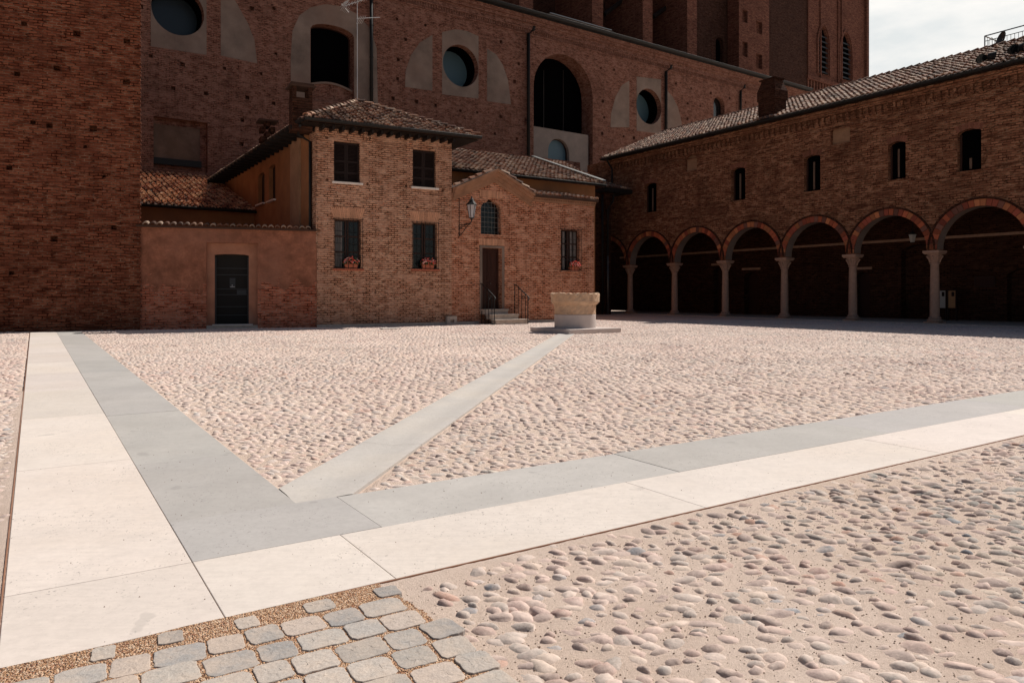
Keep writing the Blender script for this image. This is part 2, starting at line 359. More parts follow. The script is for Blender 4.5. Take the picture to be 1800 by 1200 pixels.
def plate(mb, pl, P, o0, o1, holes=()):     # plate of outline P between two offsets
    wall(mb, pl, P, [(h, abs(o1 - o0), False) for h in holes], off=o1, thick=abs(o1 - o0))

TILES = [(.50, .36, .27), (.40, .24, .165), (.30, .17, .115), (.24, .12, .08), (.36, .235, .17), (.17, .09, .065), (.42, .30, .22), (.22, .15, .115), (.28, .13, .08), (.13, .08, .06)]
PALT = TILES
RED = [(.62, .32, .19), (.50, .24, .14), (.72, .47, .31), (.34, .15, .10), (.66, .42, .27)]
def one_tile(mb, p, U, V, Nn, w=.082, ln=.42, h=.088):
    c = random.choice(PALT); k = random.uniform(.7, 1.15); mb.col = tuple(x * k for x in c)
    rows = []
    for e, (vv, ww, lift) in enumerate(((0, w, .035), (ln, w * .74, -.02))):
        rows.append([mb.vert(p + V * vv + U * ww * math.cos(a) + Nn * (lift + h * (ww / w) * math.sin(a))) for a in (math.pi * k / 5 for k in range(6))])
    low = [mb.vert(p + V * .003 + U * w * .8 * math.cos(a) + Nn * (.012 + h * .72 * math.sin(a))) for a in (math.pi * k / 5 for k in range(6))]
    for k in range(5):
        mb.f.append([rows[0][k], rows[0][k + 1], rows[1][k + 1], rows[1][k]][::-1]); mb.f.append([rows[0][k], low[k], low[k + 1], rows[0][k + 1]][::-1])
def tiled(P0, U, V, poly, name='roof', parent=None, pitch=.235, expo=.33, edge_over=.06, thick=.10):
    Nn = U.cross(V).normalized()
    if Nn.z < 0: Nn = -Nn
    mb = MB(); us = [p[0] for p in poly]; vs = [p[1] for p in poly]
    nu = int((max(us) - min(us)) / pitch) + 2; nv = int((max(vs) - min(vs)) / expo) + 2
    for i in range(nu):
        u = min(us) + (i + .5) * pitch
        for j in range(nv):
            v = min(vs) + j * expo - edge_over
            if not inpoly(u, v + .5 * expo, poly): continue
            du, dv, dn = random.gauss(0, .013), random.gauss(0, .022), abs(random.gauss(0, .012))
            a = random.gauss(0, .05); U2 = (U * math.cos(a) + V * math.sin(a)); V2 = (V * math.cos(a) - U * math.sin(a))
            one_tile(mb, P0 + U * (u + du) + V * (v + dv) + Nn * dn, U2, V2, Nn)
    o = mb.build(name, 'tile', parent, colors=True, smooth=False)
    m2 = MB(); top = [P0 + U * a + V * b + Nn * .004 for a, b in poly]; bot = [p - Nn * thick for p in top]
    m2.face(top); m2.face(bot[::-1])
    for i in range(len(top)): k = (i + 1) % len(top); m2.face([top[i], bot[i], bot[k], top[k]])
    m2.build('roof_deck', 'tile_under', o)
    return o
def ridge_tiles(mb, a, b, r=.11, ln=.36):
    a, b = Vector(a), Vector(b); V = (b - a).normalized(); U = V.cross(Vector((0, 0, 1))).normalized(); Nn = U.cross(V); n = int((b - a).length / ln)
    for k in range(n):
        one_tile(mb, a + V * k * ln + Nn * .03 + U * random.gauss(0, .008), U, V, Nn, w=r, ln=ln * 1.15, h=r * .8)

D1 = Vector((-840, 1290, 0)).normalized(); D2 = Vector((1290, 840, 0)).normalized()
def QP(q, p, z=0): v = D2 * q + D1 * p; return Vector((v.x, v.y, z))

# ================================================================== GROUND
def sheet(name, m, pts, z, kind='structure'):
    mb = MB(); mb.face([(x, y, z) for x, y in pts]); return tag(mb.build(name, m), kind=kind)
mg, N, L, b = mat('sand')
t = N.new('ShaderNodeTexCoord').outputs['Object']
g1 = nnoise(N, L, t, 1.4, 7, .6); g2 = nnoise(N, L, t, 90, 4, .7); g3_ = nnoise(N, L, t, 420, 2, .6)
c = nmix(N, L, nramp(N, L, g1, [(.35, g3(0)), (.65, g3(1))]), (.65, .50, .41), (.75, .60, .51))
c = nmix(N, L, nramp(N, L, g2, [(.3, g3(.35)), (.5, g3(0))]), c, (.38, .26, .17))
c = nmix(N, L, nramp(N, L, g3_, [(.32, g3(.6)), (.38, g3(0))]), c, (.22, .15, .10))
c = nmix(N, L, nramp(N, L, nnoise(N, L, t, .7, 6, .65), [(.48, g3(0)), (.66, g3(.4))]), c, (.52, .37, .26))
c = nmix(N, L, nramp(N, L, nnoise(N, L, t, 30, 6, .8), [(.56, g3(0)), (.68, g3(.35))]), c, (.42, .29, .195))
L.new(c, b.inputs[0]); b.inputs['Roughness'].default_value = .95
nbump(N, L, b, nmath(N, L, 'MULTIPLY_ADD', g1, 2.0, nmath(N, L, 'ADD', g2, g3_)), .9, .008); M['sand'] = mg
mg, N, L, b = mat('gravel')
t = N.new('ShaderNodeTexCoord').outputs['Object']
vo = N.new('ShaderNodeTexVoronoi'); vo.inputs['Scale'].default_value = 150; L.new(t, vo.inputs[0])
sc = N.new('ShaderNodeSeparateColor'); L.new(vo.outputs['Color'], sc.inputs[0])
c = nramp(N, L, sc.outputs[0], [(.0, (.16, .07, .04)), (.25, (.36, .19, .10)), (.5, (.52, .32, .19)), (.75, (.66, .48, .34)), (1, (.32, .13, .07))])
L.new(c, b.inputs[0]); b.inputs['Roughness'].default_value = .95
nbump(N, L, b, nmath(N, L, 'SUBTRACT', 1.0, vo.outputs['Distance']), 1.0, .01); M['gravel'] = mg

sheet('ground', 'sand', [(-400, -400), (400, -400), (400, 400), (-400, 400)], -.001)

WQ, WP = (-.10, .585), (2.82, 3.485); GQ, GP = (.585, 1.245), (3.485, 4.15)
PEND, QEND, TOP, GAP = 27.2, 14.0, .019, .0016
def slabs(rects):
    mb = MB()
    for q0, q1, p0, p1 in rects:
        k = random.uniform(.91, 1.03); mb.col = (k, k * random.uniform(.985, 1.005), k * random.uniform(.97, 1.0)); g = GAP; P = [QP(q0 + g, p0 + g), QP(q0 + g, p1 - g), QP(q1 - g, p1 - g), QP(q1 - g, p0 + g)]; P = P[::-1]
        dz = random.uniform(-.0012, .0012)
        mb.hexa([(v.x, v.y, -.05) for v in P] + [(v.x, v.y, TOP + dz) for v in P])
    return mb
def runs(a, b, first, step):
    xs = [a] + [x for x in first if x > a]; 
    while xs[-1] + step < b: xs.append(xs[-1] + step * random.uniform(.85, 1.15))
    return list(zip(xs, xs[1:] + [b]))
R_ = [(WQ[0], WQ[1], WP[0], WP[1])]
R_ += [(WQ[0], WQ[1], a, b_) for a, b_ in runs(WP[1], PEND, [5.9, 8.3, 10.6], 2.4)]
R_ += [(a, b_, WP[0], WP[1]) for a, b_ in runs(WQ[1], QEND, [1.26, 3.12, 5.66, 8.1], 2.4)]
tag(slabs(R_).build('white_stone_band', 'white_stone', bevel=.0025, colors=True), kind='structure')
R_ = [(GQ[0], 1.48, GP[0], GP[1])]
R_ += [(GQ[0], GQ[1], a, b_) for a, b_ in runs(GP[1], PEND, [5.68, 8.12, 10.5], 2.4)]
R_ += [(a, b_, GP[0], GP[1]) for a, b_ in runs(1.48, QEND, [3.6, 6.1], 2.4)]
tag(slabs(R_).build('grey_stone_band', 'grey_stone_slab', bevel=.0025, colors=True), kind='structure')
# joint bed under the slabs, slightly lower than their tops
mb = MB()
for q0, q1, p0, p1 in ((WQ[0], GQ[1], WP[0], PEND), (GQ[1] + .003, QEND, WP[0], GP[1])):
    P = [QP(q0 + .004, p0 + .004), QP(q1 - .004, p0 + .004), QP(q1 - .004, p1 - .004), QP(q0 + .004, p1 - .004)]; mb.face([(v.x, v.y, TOP - .012) for v in P])
tag(mb.build('joint_bed', 'joint'), kind='structure')
# steel edging
mb = MB()
for q0, q1, p0, p1 in ((.95, QEND, WP[0] - .009, WP[0] - .002), (WQ[0] - .008, WQ[0] - .002, WP[0], PEND)):
    P = [QP(q0, p0), QP(q1, p0), QP(q1, p1), QP(q0, p1)]; mb.hexa([(v.x, v.y, -.03) for v in P] + [(v.x, v.y, TOP + .0005) for v in P])
tag(mb.build('steel_edging', 'rust'), kind='structure')
# hollowed drain channel running to the well
C0 = Vector((-1.19, 4.35, 0)); C1 = Vector((1.62, 21.9, 0)); CD = (C1 - C0).normalized(); CN = Vector((CD.y, -CD.x, 0)); CW = .245
mb = MB(); cuts = [0.0]
while cuts[-1] < (C1 - C0).length: cuts.append(cuts[-1] + random.uniform(1.1, 1.6))
cuts[-1] = (C1 - C0).length
prof = [(-1, -.001), (-.93, .0), (-.6, -.005), (-.3, -.012), (0, -.016), (.3, -.012), (.6, -.005), (.93, .0), (1, -.001)]
def chan_clip(s_, w): # start edge follows the grey band corner
    return max(s_, 0)
for a, b_ in zip(cuts, cuts[1:]):
    rows = []
    for s_ in (a + .002, b_ - .002):
        row = []
        for w, dz in prof:
            p = C0 + CD * s_ + CN * w * CW
            if s_ < .01:       # mitre the first stone against the two grey bands
                for _ in range(200):
                    if p.dot(D2) < GQ[1] + .001 or p.dot(D1) < GP[1] + .001: p = p + CD * .003
                for _ in range(200):
                    if p.dot(D2) > GQ[1] + .006 and p.dot(D1) > GP[1] + .006: p = p - CD * .003
            row.append(mb.vert((p.x, p.y, .021 + dz)))
        rows.append(row)
    for k in range(len(prof) - 1): mb.f.append([rows[0][k], rows[0][k + 1], rows[1][k + 1], rows[1][k]])
    for e in (0, len(prof) - 1):
        pa, pb = mb.v[rows[0][e]], mb.v[rows[1][e]]; q = [pa, pb, (pb[0], pb[1], -.02), (pa[0], pa[1], -.02)]; mb.face(q if e else q[::-1])
tag(mb.build('drain_channel', 'channel_stone', smooth=True), kind='structure')

# setts: small squared blocks in the near corner
mb = MB()
def in_setts(P):
    q, p = P.dot(D2), P.dot(D1)
    if p > WP[0] - .03: return False
    x = CX + F * P.x / max(P.y, .2); y = HY + F * H / max(P.y, .2)
    return q < 1.235
g_ = MB()
SP = [QP(-3.2, -1), QP(1.22, -1), QP(1.19, 2.05), QP(1.22, 2.45), QP(1.18, WP[0] + .004), QP(-3.2, WP[0] + .004)]
gp_out = [(v.x, v.y) for v in SP]; rg = []
for i in range(len(gp_out)):
    a, b_ = gp_out[i], gp_out[(i + 1) % len(gp_out)]
    for k in range(24): rg.append((a[0] + (b_[0] - a[0]) * k / 24 + random.uniform(-.008, .008), a[1] + (b_[1] - a[1]) * k / 24 + random.uniform(-.008, .008)))
g_.face([(x, y, .0192) for x, y in rg]); tag(g_.build('joint_gravel', 'gravel'), kind='structure')
sd = (D2 * math.cos(.04) - D1 * math.sin(.04)).normalized(); sn = Vector((-sd.y, sd.x, 0))
SETT = [(.44, .405, .375), (.48, .44, .40), (.39, .365, .345), (.52, .46, .41), (.36, .345, .335), (.55, .46, .40)]
for j in range(-20, 30):
    x = -3.0 + random.uniform(0, .12)
    while x < 3.0:
        w = random.uniform(.11, .165); dpt = random.uniform(.122, .134); c = sd * (x + w / 2) + sn * (2.35 + j * .137) + sn * random.uniform(-.006, .006)
        edge = c.dot(D1) > WP[0] - .16
        if c.dot(D1) < WP[0] - .06 and in_setts(c) and c.y > .3 and not (edge and random.random() < .3):
            a = random.gauss(0, .05); U = sd * math.cos(a) + sn * math.sin(a); V = sn * math.cos(a) - sd * math.sin(a)
            if edge: w *= random.uniform(.5, .75); dpt *= .75
            k = random.uniform(.82, 1.1); base = random.choice(SETT); mb.col = tuple(v * k * .86 for v in base)
            tp = .0232 + random.uniform(-.0015, .002); tx, ty = random.gauss(0, .008), random.gauss(0, .008); ring = []; n = 24
            jit = [random.uniform(.955, 1.03) for _ in range(n)]
            for rr, zz in ((1.0, -.01), (1.0, tp * .88), (.985, tp * .97), (.955, tp), (.4, tp)):
                r_ = []
                for k2 in range(n):
                    an = 2 * math.pi * (k2 + .5) / n; cs, sn_ = math.cos(an), math.sin(an)
                    e = (abs(cs) ** 9 + abs(sn_) ** 9) ** (-1 / 9) * jit[k2] * rr
                    lx, ly = cs * e * w / 2, sn_ * e * dpt / 2
                    pz = zz + (lx * tx + ly * ty if zz > .005 else 0) + (random.uniform(-.0012, .0012) if rr < .95 else 0)
                    pp = c + U * lx + V * ly; r_.append(mb.vert((pp.x, pp.y, pz)))
                ring.append(r_)
            for A, B in zip(ring, ring[1:]):
                for k2 in range(n): mb.f.append([A[k2], A[(k2 + 1) % n], B[(k2 + 1) % n], B[k2]])
            mb.f.append(ring[-1])
        x += w + random.uniform(.004, .012)
M['sett'] = attr_mat('sett', bscale=70, mottle=.4, bump=.9, dust=((.56, .44, .35), .6), grime=.6)
tag(mb.build('paving_setts', 'sett', colors=True, smooth=False), kind='structure')

# ------------------------------------------------------------------ undulating sand between the cobbles
def vnoise(x, y, f, seed):
    r = np.random.default_rng(seed).random((256, 256)); X = x * f; Y = y * f; i = np.floor(X).astype(int); j = np.floor(Y).astype(int); u = X - i; v = Y - j
    u = u * u * (3 - 2 * u); v = v * v * (3 - 2 * v); g = lambda a, b: r[a % 256, b % 256]
    return (g(i, j) * (1 - u) + g(i + 1, j) * u) * (1 - v) + (g(i, j + 1) * (1 - u) + g(i + 1, j + 1) * u) * v - .5
def sand_z(x, y):
    z = .0030 + .007 * vnoise(x, y, 3.1, 1) + .008 * vnoise(x, y, 11, 2) + .005 * vnoise(x, y, 27, 3) + .002 * vnoise(x, y, 70, 4)
    return z
def sand_bed():
    x = np.arange(-6.5, 8.5, .028); y = np.arange(.7, 9.0, .028); X, Y = np.meshgrid(x, y); Z = np.clip(sand_z(X, Y), -.004, .0135); bl = np.clip((Y - 5.5) / 3.3, 0, 1); Z = Z * (1 - bl) - .003 * bl; pq = X * D1.x + Y * D1.y; qq = X * D2.x + Y * D2.y; Z = np.where((pq < WP[0]) & (pq > WP[0] - .10), Z + (.0168 - Z) * np.clip((pq - WP[0] + .10) / .09, 0, 1), Z); Z = np.where((qq < WQ[0]) & (qq > WQ[0] - .10), Z + (.0168 - Z) * np.clip((qq - WQ[0] + .10) / .09, 0, 1), Z)
    q = X * D2.x + Y * D2.y; p = X * D1.x + Y * D1.y
    inb = ((q > WQ[0] - .012) & (q < GQ[1] + .008) & (p > WP[0] - .012)) | ((p > WP[0] - .012) & (p < GP[1] + .008) & (q > WQ[0] - .012)); Z = np.where(inb, .0135, Z)
    s_ = (X - C0.x) * CN.x + (Y - C0.y) * CN.y; al = (X - C0.x) * CD.x + (Y - C0.y) * CD.y; Z = np.where((np.abs(s_) < CW + .01) & (al > -.3), -.03, Z)
    V = np.stack([X, Y, Z], 2).reshape(-1, 3).astype(np.float32); ny, nx = X.shape; i = np.arange(ny - 1)[:, None] * nx + np.arange(nx - 1)[None]; q4 = np.stack([i, i + 1, i + nx + 1, i + nx], 2).reshape(-1).astype(np.int32)
    me = bpy.data.meshes.new('sand_bed'); me.vertices.add(len(V)); me.vertices.foreach_set('co', V.ravel()); me.loops.add(len(q4)); me.loops.foreach_set('vertex_index', q4); n = len(q4) // 4
    me.polygons.add(n); me.polygons.foreach_set('loop_start', np.arange(n, dtype=np.int32) * 4); me.polygons.foreach_set('use_smooth', np.ones(n, dtype=bool)); me.update(calc_edges=True)
    me.materials.append(M['sand']); o = bpy.data.objects.new('sand_bed', me); COL.objects.link(o); tag(o, kind='structure')
sand_bed()
# ------------------------------------------------------------------ cobbles
def template(n, radii):
    pts = []; 
    for r in radii: pts += [(r, 2 * math.pi * k / n) for k in range(n)]
    pts.append((0, 0)); fs = []
    for j in range(len(radii) - 1):
        for k in range(n): fs.append((j * n + k, j * n + (k + 1) % n, (j + 1) * n + (k + 1) % n, (j + 1) * n + k))
    last = (len(radii) - 1) * n
    tri = [(last + k, last + (k + 1) % n, len(pts) - 1) for k in range(n)]
    return np.array(pts), fs, tri
def cobble_mesh(name, cx, cy, a, b, ang, h, col, n, radii, base=-.012):
    T, quads, tris = template(n, radii); K = len(cx); nvt = len(T)
    r = T[:, 0][None, :]; ph = T[:, 1][None, :]
    r = np.repeat(r, K, 0); ph = np.repeat(ph, K, 0)
    w1 = rng.normal(0, .10, (K, 1)); w2 = rng.uniform(0, 6.28, (K, 1)); w3 = rng.normal(0, .06, (K, 1)); w4 = rng.uniform(0, 6.28, (K, 1))
    wob = 1 + w1 * np.cos(2 * ph + w2) + w3 * np.cos(3 * ph + w4)
    if n >= 12: wob = wob + rng.normal(0, .055, (K, 1)) * np.cos(5 * ph + rng.uniform(0, 6.28, (K, 1))) + np.repeat(rng.normal(0, .03, (K, n)), 1, 1)[:, np.r_[np.tile(np.arange(n), len(radii)), 0]]
    lx = a[:, None] * r * wob * np.cos(ph); ly = b[:, None] * r * wob * np.sin(ph)
    ca, sa = np.cos(ang)[:, None], np.sin(ang)[:, None]
    X = cx[:, None] + lx * ca - ly * sa; Y = cy[:, None] + lx * sa + ly * ca
    tl = rng.normal(0, .16, (K, 1)); tm = rng.normal(0, .20, (K, 1)); lump = rng.normal(0, .0012, (K, nvt)) if n >= 12 else 0
    Z = base + (h[:, None] - base) * np.clip(1 - r ** 3.0, 0, 1) ** .8 + (lx * tl + ly * tm + lump) * (r < .97)
    V = np.stack([X, Y, Z], 2).reshape(-1, 3).astype(np.float32)
    off = (np.arange(K) * nvt)
    lq = (np.array(quads)[None] + off[:, None, None]).reshape(-1); lt = (np.array(tris)[None] + off[:, None, None]).reshape(-1)
    loops = np.concatenate([lq, lt]).astype(np.int32); nq, ntr = len(lq) // 4, len(lt) // 3
    ls = np.concatenate([np.arange(nq) * 4, nq * 4 + np.arange(ntr) * 3]).astype(np.int32)
    me = bpy.data.meshes.new(name); me.vertices.add(len(V)); me.vertices.foreach_set('co', V.ravel())
    me.loops.add(len(loops)); me.loops.foreach_set('vertex_index', loops); me.polygons.add(nq + ntr)
    me.polygons.foreach_set('loop_start', ls); me.polygons.foreach_set('use_smooth', np.ones(nq + ntr, dtype=bool))
    me.update(calc_edges=True)
    at = me.color_attributes.new('Col', 'FLOAT_COLOR', 'POINT')
    C = np.ones((K, nvt, 4), dtype=np.float32); C[:, :, :3] = col[:, None, :]; at.data.foreach_set('color', C.ravel())
    me.materials.append(M['cobble']); o = bpy.data.objects.new(name, me); COL.objects.link(o); return tag(o, kind='stuff')
def field(ymin, ymax, sx, sy, dense):
    xs, ys = [], []
    rows = np.arange(ymin, ymax, sy); 
    for j, y in enumerate(rows):
        xa, xb = -(.80 * y + 1.2), .80 * y + 1.5
        x = np.arange(xa, xb, sx) + (j % 2) * sx * .5
        xs.append(x); ys.append(np.full(len(x), y))
    x = np.concatenate(xs); y = np.concatenate(ys); K = len(x)
    y = y + .035 * np.sin(x * 2.1 + y) ; x = x + rng.uniform(-.33, .33, K) * sx; y = y + rng.uniform(-.30, .30, K) * sy
    q = x * D2.x + y * D2.y; p = x * D1.x + y * D1.y
    band = ((q > WQ[0] - .05) & (q < GQ[1] + .03) & (p > WP[0] - .04)) | ((p > WP[0] - .045) & (p < GP[1] + .03) & (q > WQ[0] - .04))
    s_ = (x - C0.x) * CN.x + (y - C0.y) * CN.y; along = (x - C0.x) * CD.x + (y - C0.y) * CD.y
    chan = (np.abs(s_) < CW + .028) & (along > -.3) & (along < (C1 - C0).length)
    px = CX + F * x / y; py = HY + F * H / y
    sett = (p < WP[0]) & (q < 1.26)
    cx_, cy_ = 2.0, 23.28; wq = np.abs((x - cx_) * D2.x + (y - cy_) * D2.y); wp = np.abs((x - cx_) * D1.x + (y - cy_) * D1.y); well = (wq < 1.06) & (wp < 1.06)
    keep = ~(band | chan | sett | well)
    # bare sandy gaps between the stones of the outer field
    outer = (p < WP[0])
    keep &= ~(outer & (rng.random(K) < .04 + .22 * vnoise(x, y, 1.7, 9))); keep &= ~(rng.random(K) < .02)
    return x[keep], y[keep], outer[keep], (q[keep] < WQ[0])
PAL = np.array([(.50, .345, .30), (.42, .325, .295), (.42, .395, .36), (.25, .30, .34), (.50, .25, .17), (.64, .54, .44), (.31, .235, .21), (.54, .40, .36), (.48, .45, .41)])
def stones(name, ymin, ymax, sx, sy, n, radii, hs):
    x, y, outer, left = field(ymin, ymax, sx, sy, 1); K = len(x)
    a = np.clip(rng.lognormal(-.70, .27, K), .30, .85) * sx; b = a * rng.uniform(.50, .88, K); b = np.minimum(b, sy * .70)
    a = np.where(outer, a, np.clip(a, .36 * sx, .66 * sx)); b = np.where(outer, b, np.clip(b, .40 * sy, .56 * sy))
    ang = rng.normal(-.15, .42, K); ang = np.where(left, rng.normal(.25, .3, K), ang)
    h = hs * np.where(outer, rng.uniform(.45, 1.2, K), rng.uniform(.5, 1.1, K)) - .002 * np.clip((y - 5.5) / 3.3, 0, 1)
    w_in = np.array([.20, .13, .10, .03, .07, .17, .12, .14, .08]); w_out = np.array([.17, .15, .16, .05, .04, .08, .10, .13, .12])
    ci = np.where(outer, rng.choice(9, K, p=w_out / w_out.sum()), rng.choice(9, K, p=w_in / w_in.sum()))
    col = PAL[ci] * rng.uniform(.84, 1.14, (K, 1)); lum = col.mean(1, keepdims=True)
    pk = (vnoise(x, y, .55, 21) + .6 * vnoise(x, y, 1.6, 22))[:, None]; col = col * (1 + pk * np.array([[.10, -.10, -.12]]) + .34 * vnoise(x, y, .33, 23)[:, None] + .22 * vnoise(x, y, 1.1, 24)[:, None])
    col = np.where(outer[:, None], col * .70 + np.array([[.5, .37, .30]]) * .16, col * .58 + np.array([[.69, .545, .48]]) * .44)
    cobble_mesh(name, x, y, a, b, ang, h, col, n, radii)
stones('cobblestones', .9, 7.0, .094, .060, 12, (1.10, 1.0, .90, .66, .3), .0152)
stones('cobblestones', 7.0, 14.0, .112, .078, 8, (1.05, .93, .6), .0165)
stones('cobblestones', 14.0, 34.0, .116, .082, 6, (1.05, .8), .017)

K = 26000; gx = rng.uniform(-3.6, 5, K); gy = rng.uniform(1.6, 5.6, K) ; p_ = gx * D1.x + gy * D1.y; q_ = gx * D2.x + gy * D2.y
ok = (p_ < WP[0] - .01) | ((p_ > WP[0]) & (q_ > WQ[0]) & (rng.random(K) < .035)); gx, gy, p_, q_ = gx[ok], gy[ok], p_[ok], q_[ok]; K = len(gx)
onb = (p_ > WP[0]) & (q_ > WQ[0]); a_ = rng.uniform(.0015, .0045, K); gz = np.where(onb, TOP + .002, np.clip(sand_z(gx, gy), -.004, .0135) + .0025)
T_, q_s, t_s = template(5, (1.0, .6)); r_ = np.repeat(T_[:, 0][None], K, 0); ph_ = T_[:, 1][None]
Vg = np.stack([gx[:, None] + a_[:, None] * r_ * np.cos(ph_), gy[:, None] + a_[:, None] * r_ * np.sin(ph_) * .8, gz[:, None] - .003 + a_[:, None] * (1.1 - r_)], 2).reshape(-1, 3)
of = np.arange(K) * len(T_); fl_ = [tuple(int(v) for v in f) for f in (np.array(q_s)[None] + of[:, None, None]).reshape(-1, 4)] + [tuple(int(v) for v in f) for f in (np.array(t_s)[None] + of[:, None, None]).reshape(-1, 3)]
me = bpy.data.meshes.new('grit'); me.from_pydata(Vg.tolist(), [], fl_); me.materials.append(M['grit']); o = bpy.data.objects.new('grit', me); COL.objects.link(o); tag(o, kind='stuff')
# ================================================================== WELL
wc = Vector((2.0, 23.28, 0))
well = thing('well', wc, 'round stone well with ragged carved rim on a square plinth in the sunlit courtyard', 'well')
mb = MB(); P = [wc + (D2 * a + D1 * b_) * 1.025 for a, b_ in ((-1, -1), (1, -1), (1, 1), (-1, 1))]
mb.hexa([(v.x, v.y, -.02) for v in P] + [(v.x, v.y, .145) for v in P]); mb.build('plinth', 'well_new', well, bevel=.012)
mb = MB(); mb.lathe(wc, [(.655, .14), (.655, .558), (.64, .566), (.60, .566)], 64); mb.build('drum', 'well_new', well, smooth=False)
mb = MB(); rj = [random.uniform(-.014, .014) for _ in range(400)]
def jit(j, k): return (rj[(k * 7 + j * 3) % 400] * 1.6 + .018 * math.sin(k * .45) * (1 if k % 9 < 5 else .2)) if j in (12, 13, 14, 15) else (rj[(k + j * 53) % 400] * .35 if 1 < j < 12 else 0)
prof = [(.62, .568), (.645, .575), (.65, .60), (.648, .70), (.655, .80), (.66, .86), (.675, .872), (.70, .89), (.725, .915), (.745, .95), (.765, .975), (.765, 1.08), (.775, 1.19), (.765, 1.225), (.68, 1.222), (.56, 1.21), (.55, 1.1), (.55, .6)]
mb.lathe(wc, prof, 72, jit)
for i, v in enumerate(mb.v):
    d = Vector((v[0] - wc.x, v[1] - wc.y)); k = 1 + .012 * math.sin(i * 1.7) * (1 if v[2] < .97 else .9) + random.uniform(-.006, .006)
    mb.v[i] = (wc.x + d.x * k, wc.y + d.y * k, v[2])
mb.build('basin', 'well_old', well)
# ================================================================== LEFT PIER
def base_pt(x, yp): return gpt(x, HY + yp)
PR = VP(base_pt(246, 63.0), vdir(4000))
pier = thing('brick_pier', PR.o, 'tall dark red brick wall block on the far left, full of putlog holes', 'brick wall')
holes = []
for x, y in ((42, 42), (135, 59), (223, 73), (222, 144), (58, 215), (87, 221), (164, 226), (16, 295), (183, 310), (150, 258), (100, 120), (30, 130), (95, 420), (200, 400), (20, 480)):
    u, z = PR.uz(x, y); s_ = random.uniform(.055, .11); holes.append((rpoly((u - s_, u + s_, z - s_ * .9, z + s_ * .9)), .22, True))
mb = MB(); wall(mb, PR, [(-16, 0), (0, 0), (0, 12.2), (-16, 12.2)], holes)
e = PR.w(0, 0); f_ = e + D1 * 14; mb.face([e, f_, (f_.x, f_.y, 12.2), (e.x, e.y, 12.2)])
a0 = PR.w(-16, 0); a1 = a0 + D1 * 14; mb.face([(e.x, e.y, 12.2), (f_.x, f_.y, 12.2), (a1.x, a1.y, 12.2), (a0.x, a0.y, 12.2)]); mb.face([a1, a0, (a0.x, a0.y, 12.2), (a1.x, a1.y, 12.2)]); mb.face([f_, a1, (a1.x, a1.y, 12.2), (f_.x, f_.y, 12.2)])
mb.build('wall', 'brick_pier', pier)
mb = MB()    # toothed quoin: every other course stands proud of the corner
for k in range(1, 82):
    z = k * .144; d_ = random.uniform(.01, .028); pbox(mb, PR, -.20, d_, z, z + .066, -.2, .004 + random.uniform(0, .006))
mb.build('quoin', 'brick_pier', pier)

# ================================================================== CHURCH AISLE WALL
CH = VP(base_pt(385, 37.4), vdir(2720))
church = thing('church', CH.o, 'tall brick church flank with round windows and pale plaster panels behind the house', 'church')
ztop = CH.z(935, 30)
def cpx(pts): return pxpoly(CH, pts)
def circ(x, ytop, ybot, xl, xr): 
    z1, z0 = CH.z(x, ytop), CH.z(x, ybot); u0, u1 = CH.u(xl), CH.u(xr); return (u0 + u1) / 2, (z0 + z1) / 2, (abs(u1 - u0) / 2 + (z1 - z0) / 2) / 2
oc1 = (CH.uz(313, 19)); oc1 = (oc1[0], oc1[1], 2.05)
oc1r = abs(CH.u(359) - CH.u(266)) / 2
oc2 = circ(810, 80, 152, 778, 841); oc3 = circ(1141, 156, 219, 1119, 1162)
O1 = ellpoly(oc1[0], oc1[1], oc1r, n=36); O2 = ellpoly(oc2[0], oc2[1], oc2[2], n=36); O3 = ellpoly(oc3[0], oc3[1], oc3[2], n=36)
big = rect(CH, 938, 98, 1042, 290); bigP = archpoly(big[0], big[1], CH.z(938, 300), CH.z(990, 96), n=24)
wn = rect(CH, 546, 45, 622, 182); wnP = archpoly(wn[0], wn[1], wn[2], wn[3], rise=.45, n=8)
bl = rect(CH, 270, 210, 365, 300); blP = rpoly(bl)
sm = rect(CH, 1254, 170, 1274, 214); smP = archpoly(sm[0], sm[1], sm[2], sm[3], n=10)
feat = [O1, O2, O3, bigP, wnP, blP, smP]
holes = [(O1, .5, False), (O2, .5, False), (O3, .5, False), (bigP, 1.35, False), (wnP, .75, False), (blP, .35, False), (smP, .6, False)]
U0, U1 = CH.u(140), CH.u(1420)
# plaster fields drawn where the old openings were filled
pan = [cpx([(265, -70), (363, -60), (363, 97), (265, 82)]), cpx([(388, -40), (404, -14), (418, 10), (435, 40), (447, 70), (452, 112), (388, 98)]),
       cpx([(511, 175), (511, 100), (514, 55), (526, 28), (545, 14), (572, 8), (602, 12), (628, 26), (650, 50), (662, 85), (664, 180), (640, 178)]),
       cpx([(712, 153), (713, 125), (722, 98), (738, 75), (760, 62), (760, 160)]), cpx([(777, 57), (800, 52), (820, 55), (841, 64), (841, 174), (777, 166)]),
       cpx([(856, 86), (872, 96), (884, 115), (893, 142), (898, 184), (856, 178)]), cpx([(1073, 224), (1074, 200), (1082, 170), (1093, 150), (1106, 142), (1106, 224)]),
       cpx([(1119, 135), (1162, 140), (1162, 236), (1119, 230)]), cpx([(1173, 160), (1182, 170), (1192, 190), (1198, 215), (1200, 240), (1173, 234)])]
pan_holes = {0: O1, 2: wnP, 4: O2, 7: O3}
put = []
zr = 8.3
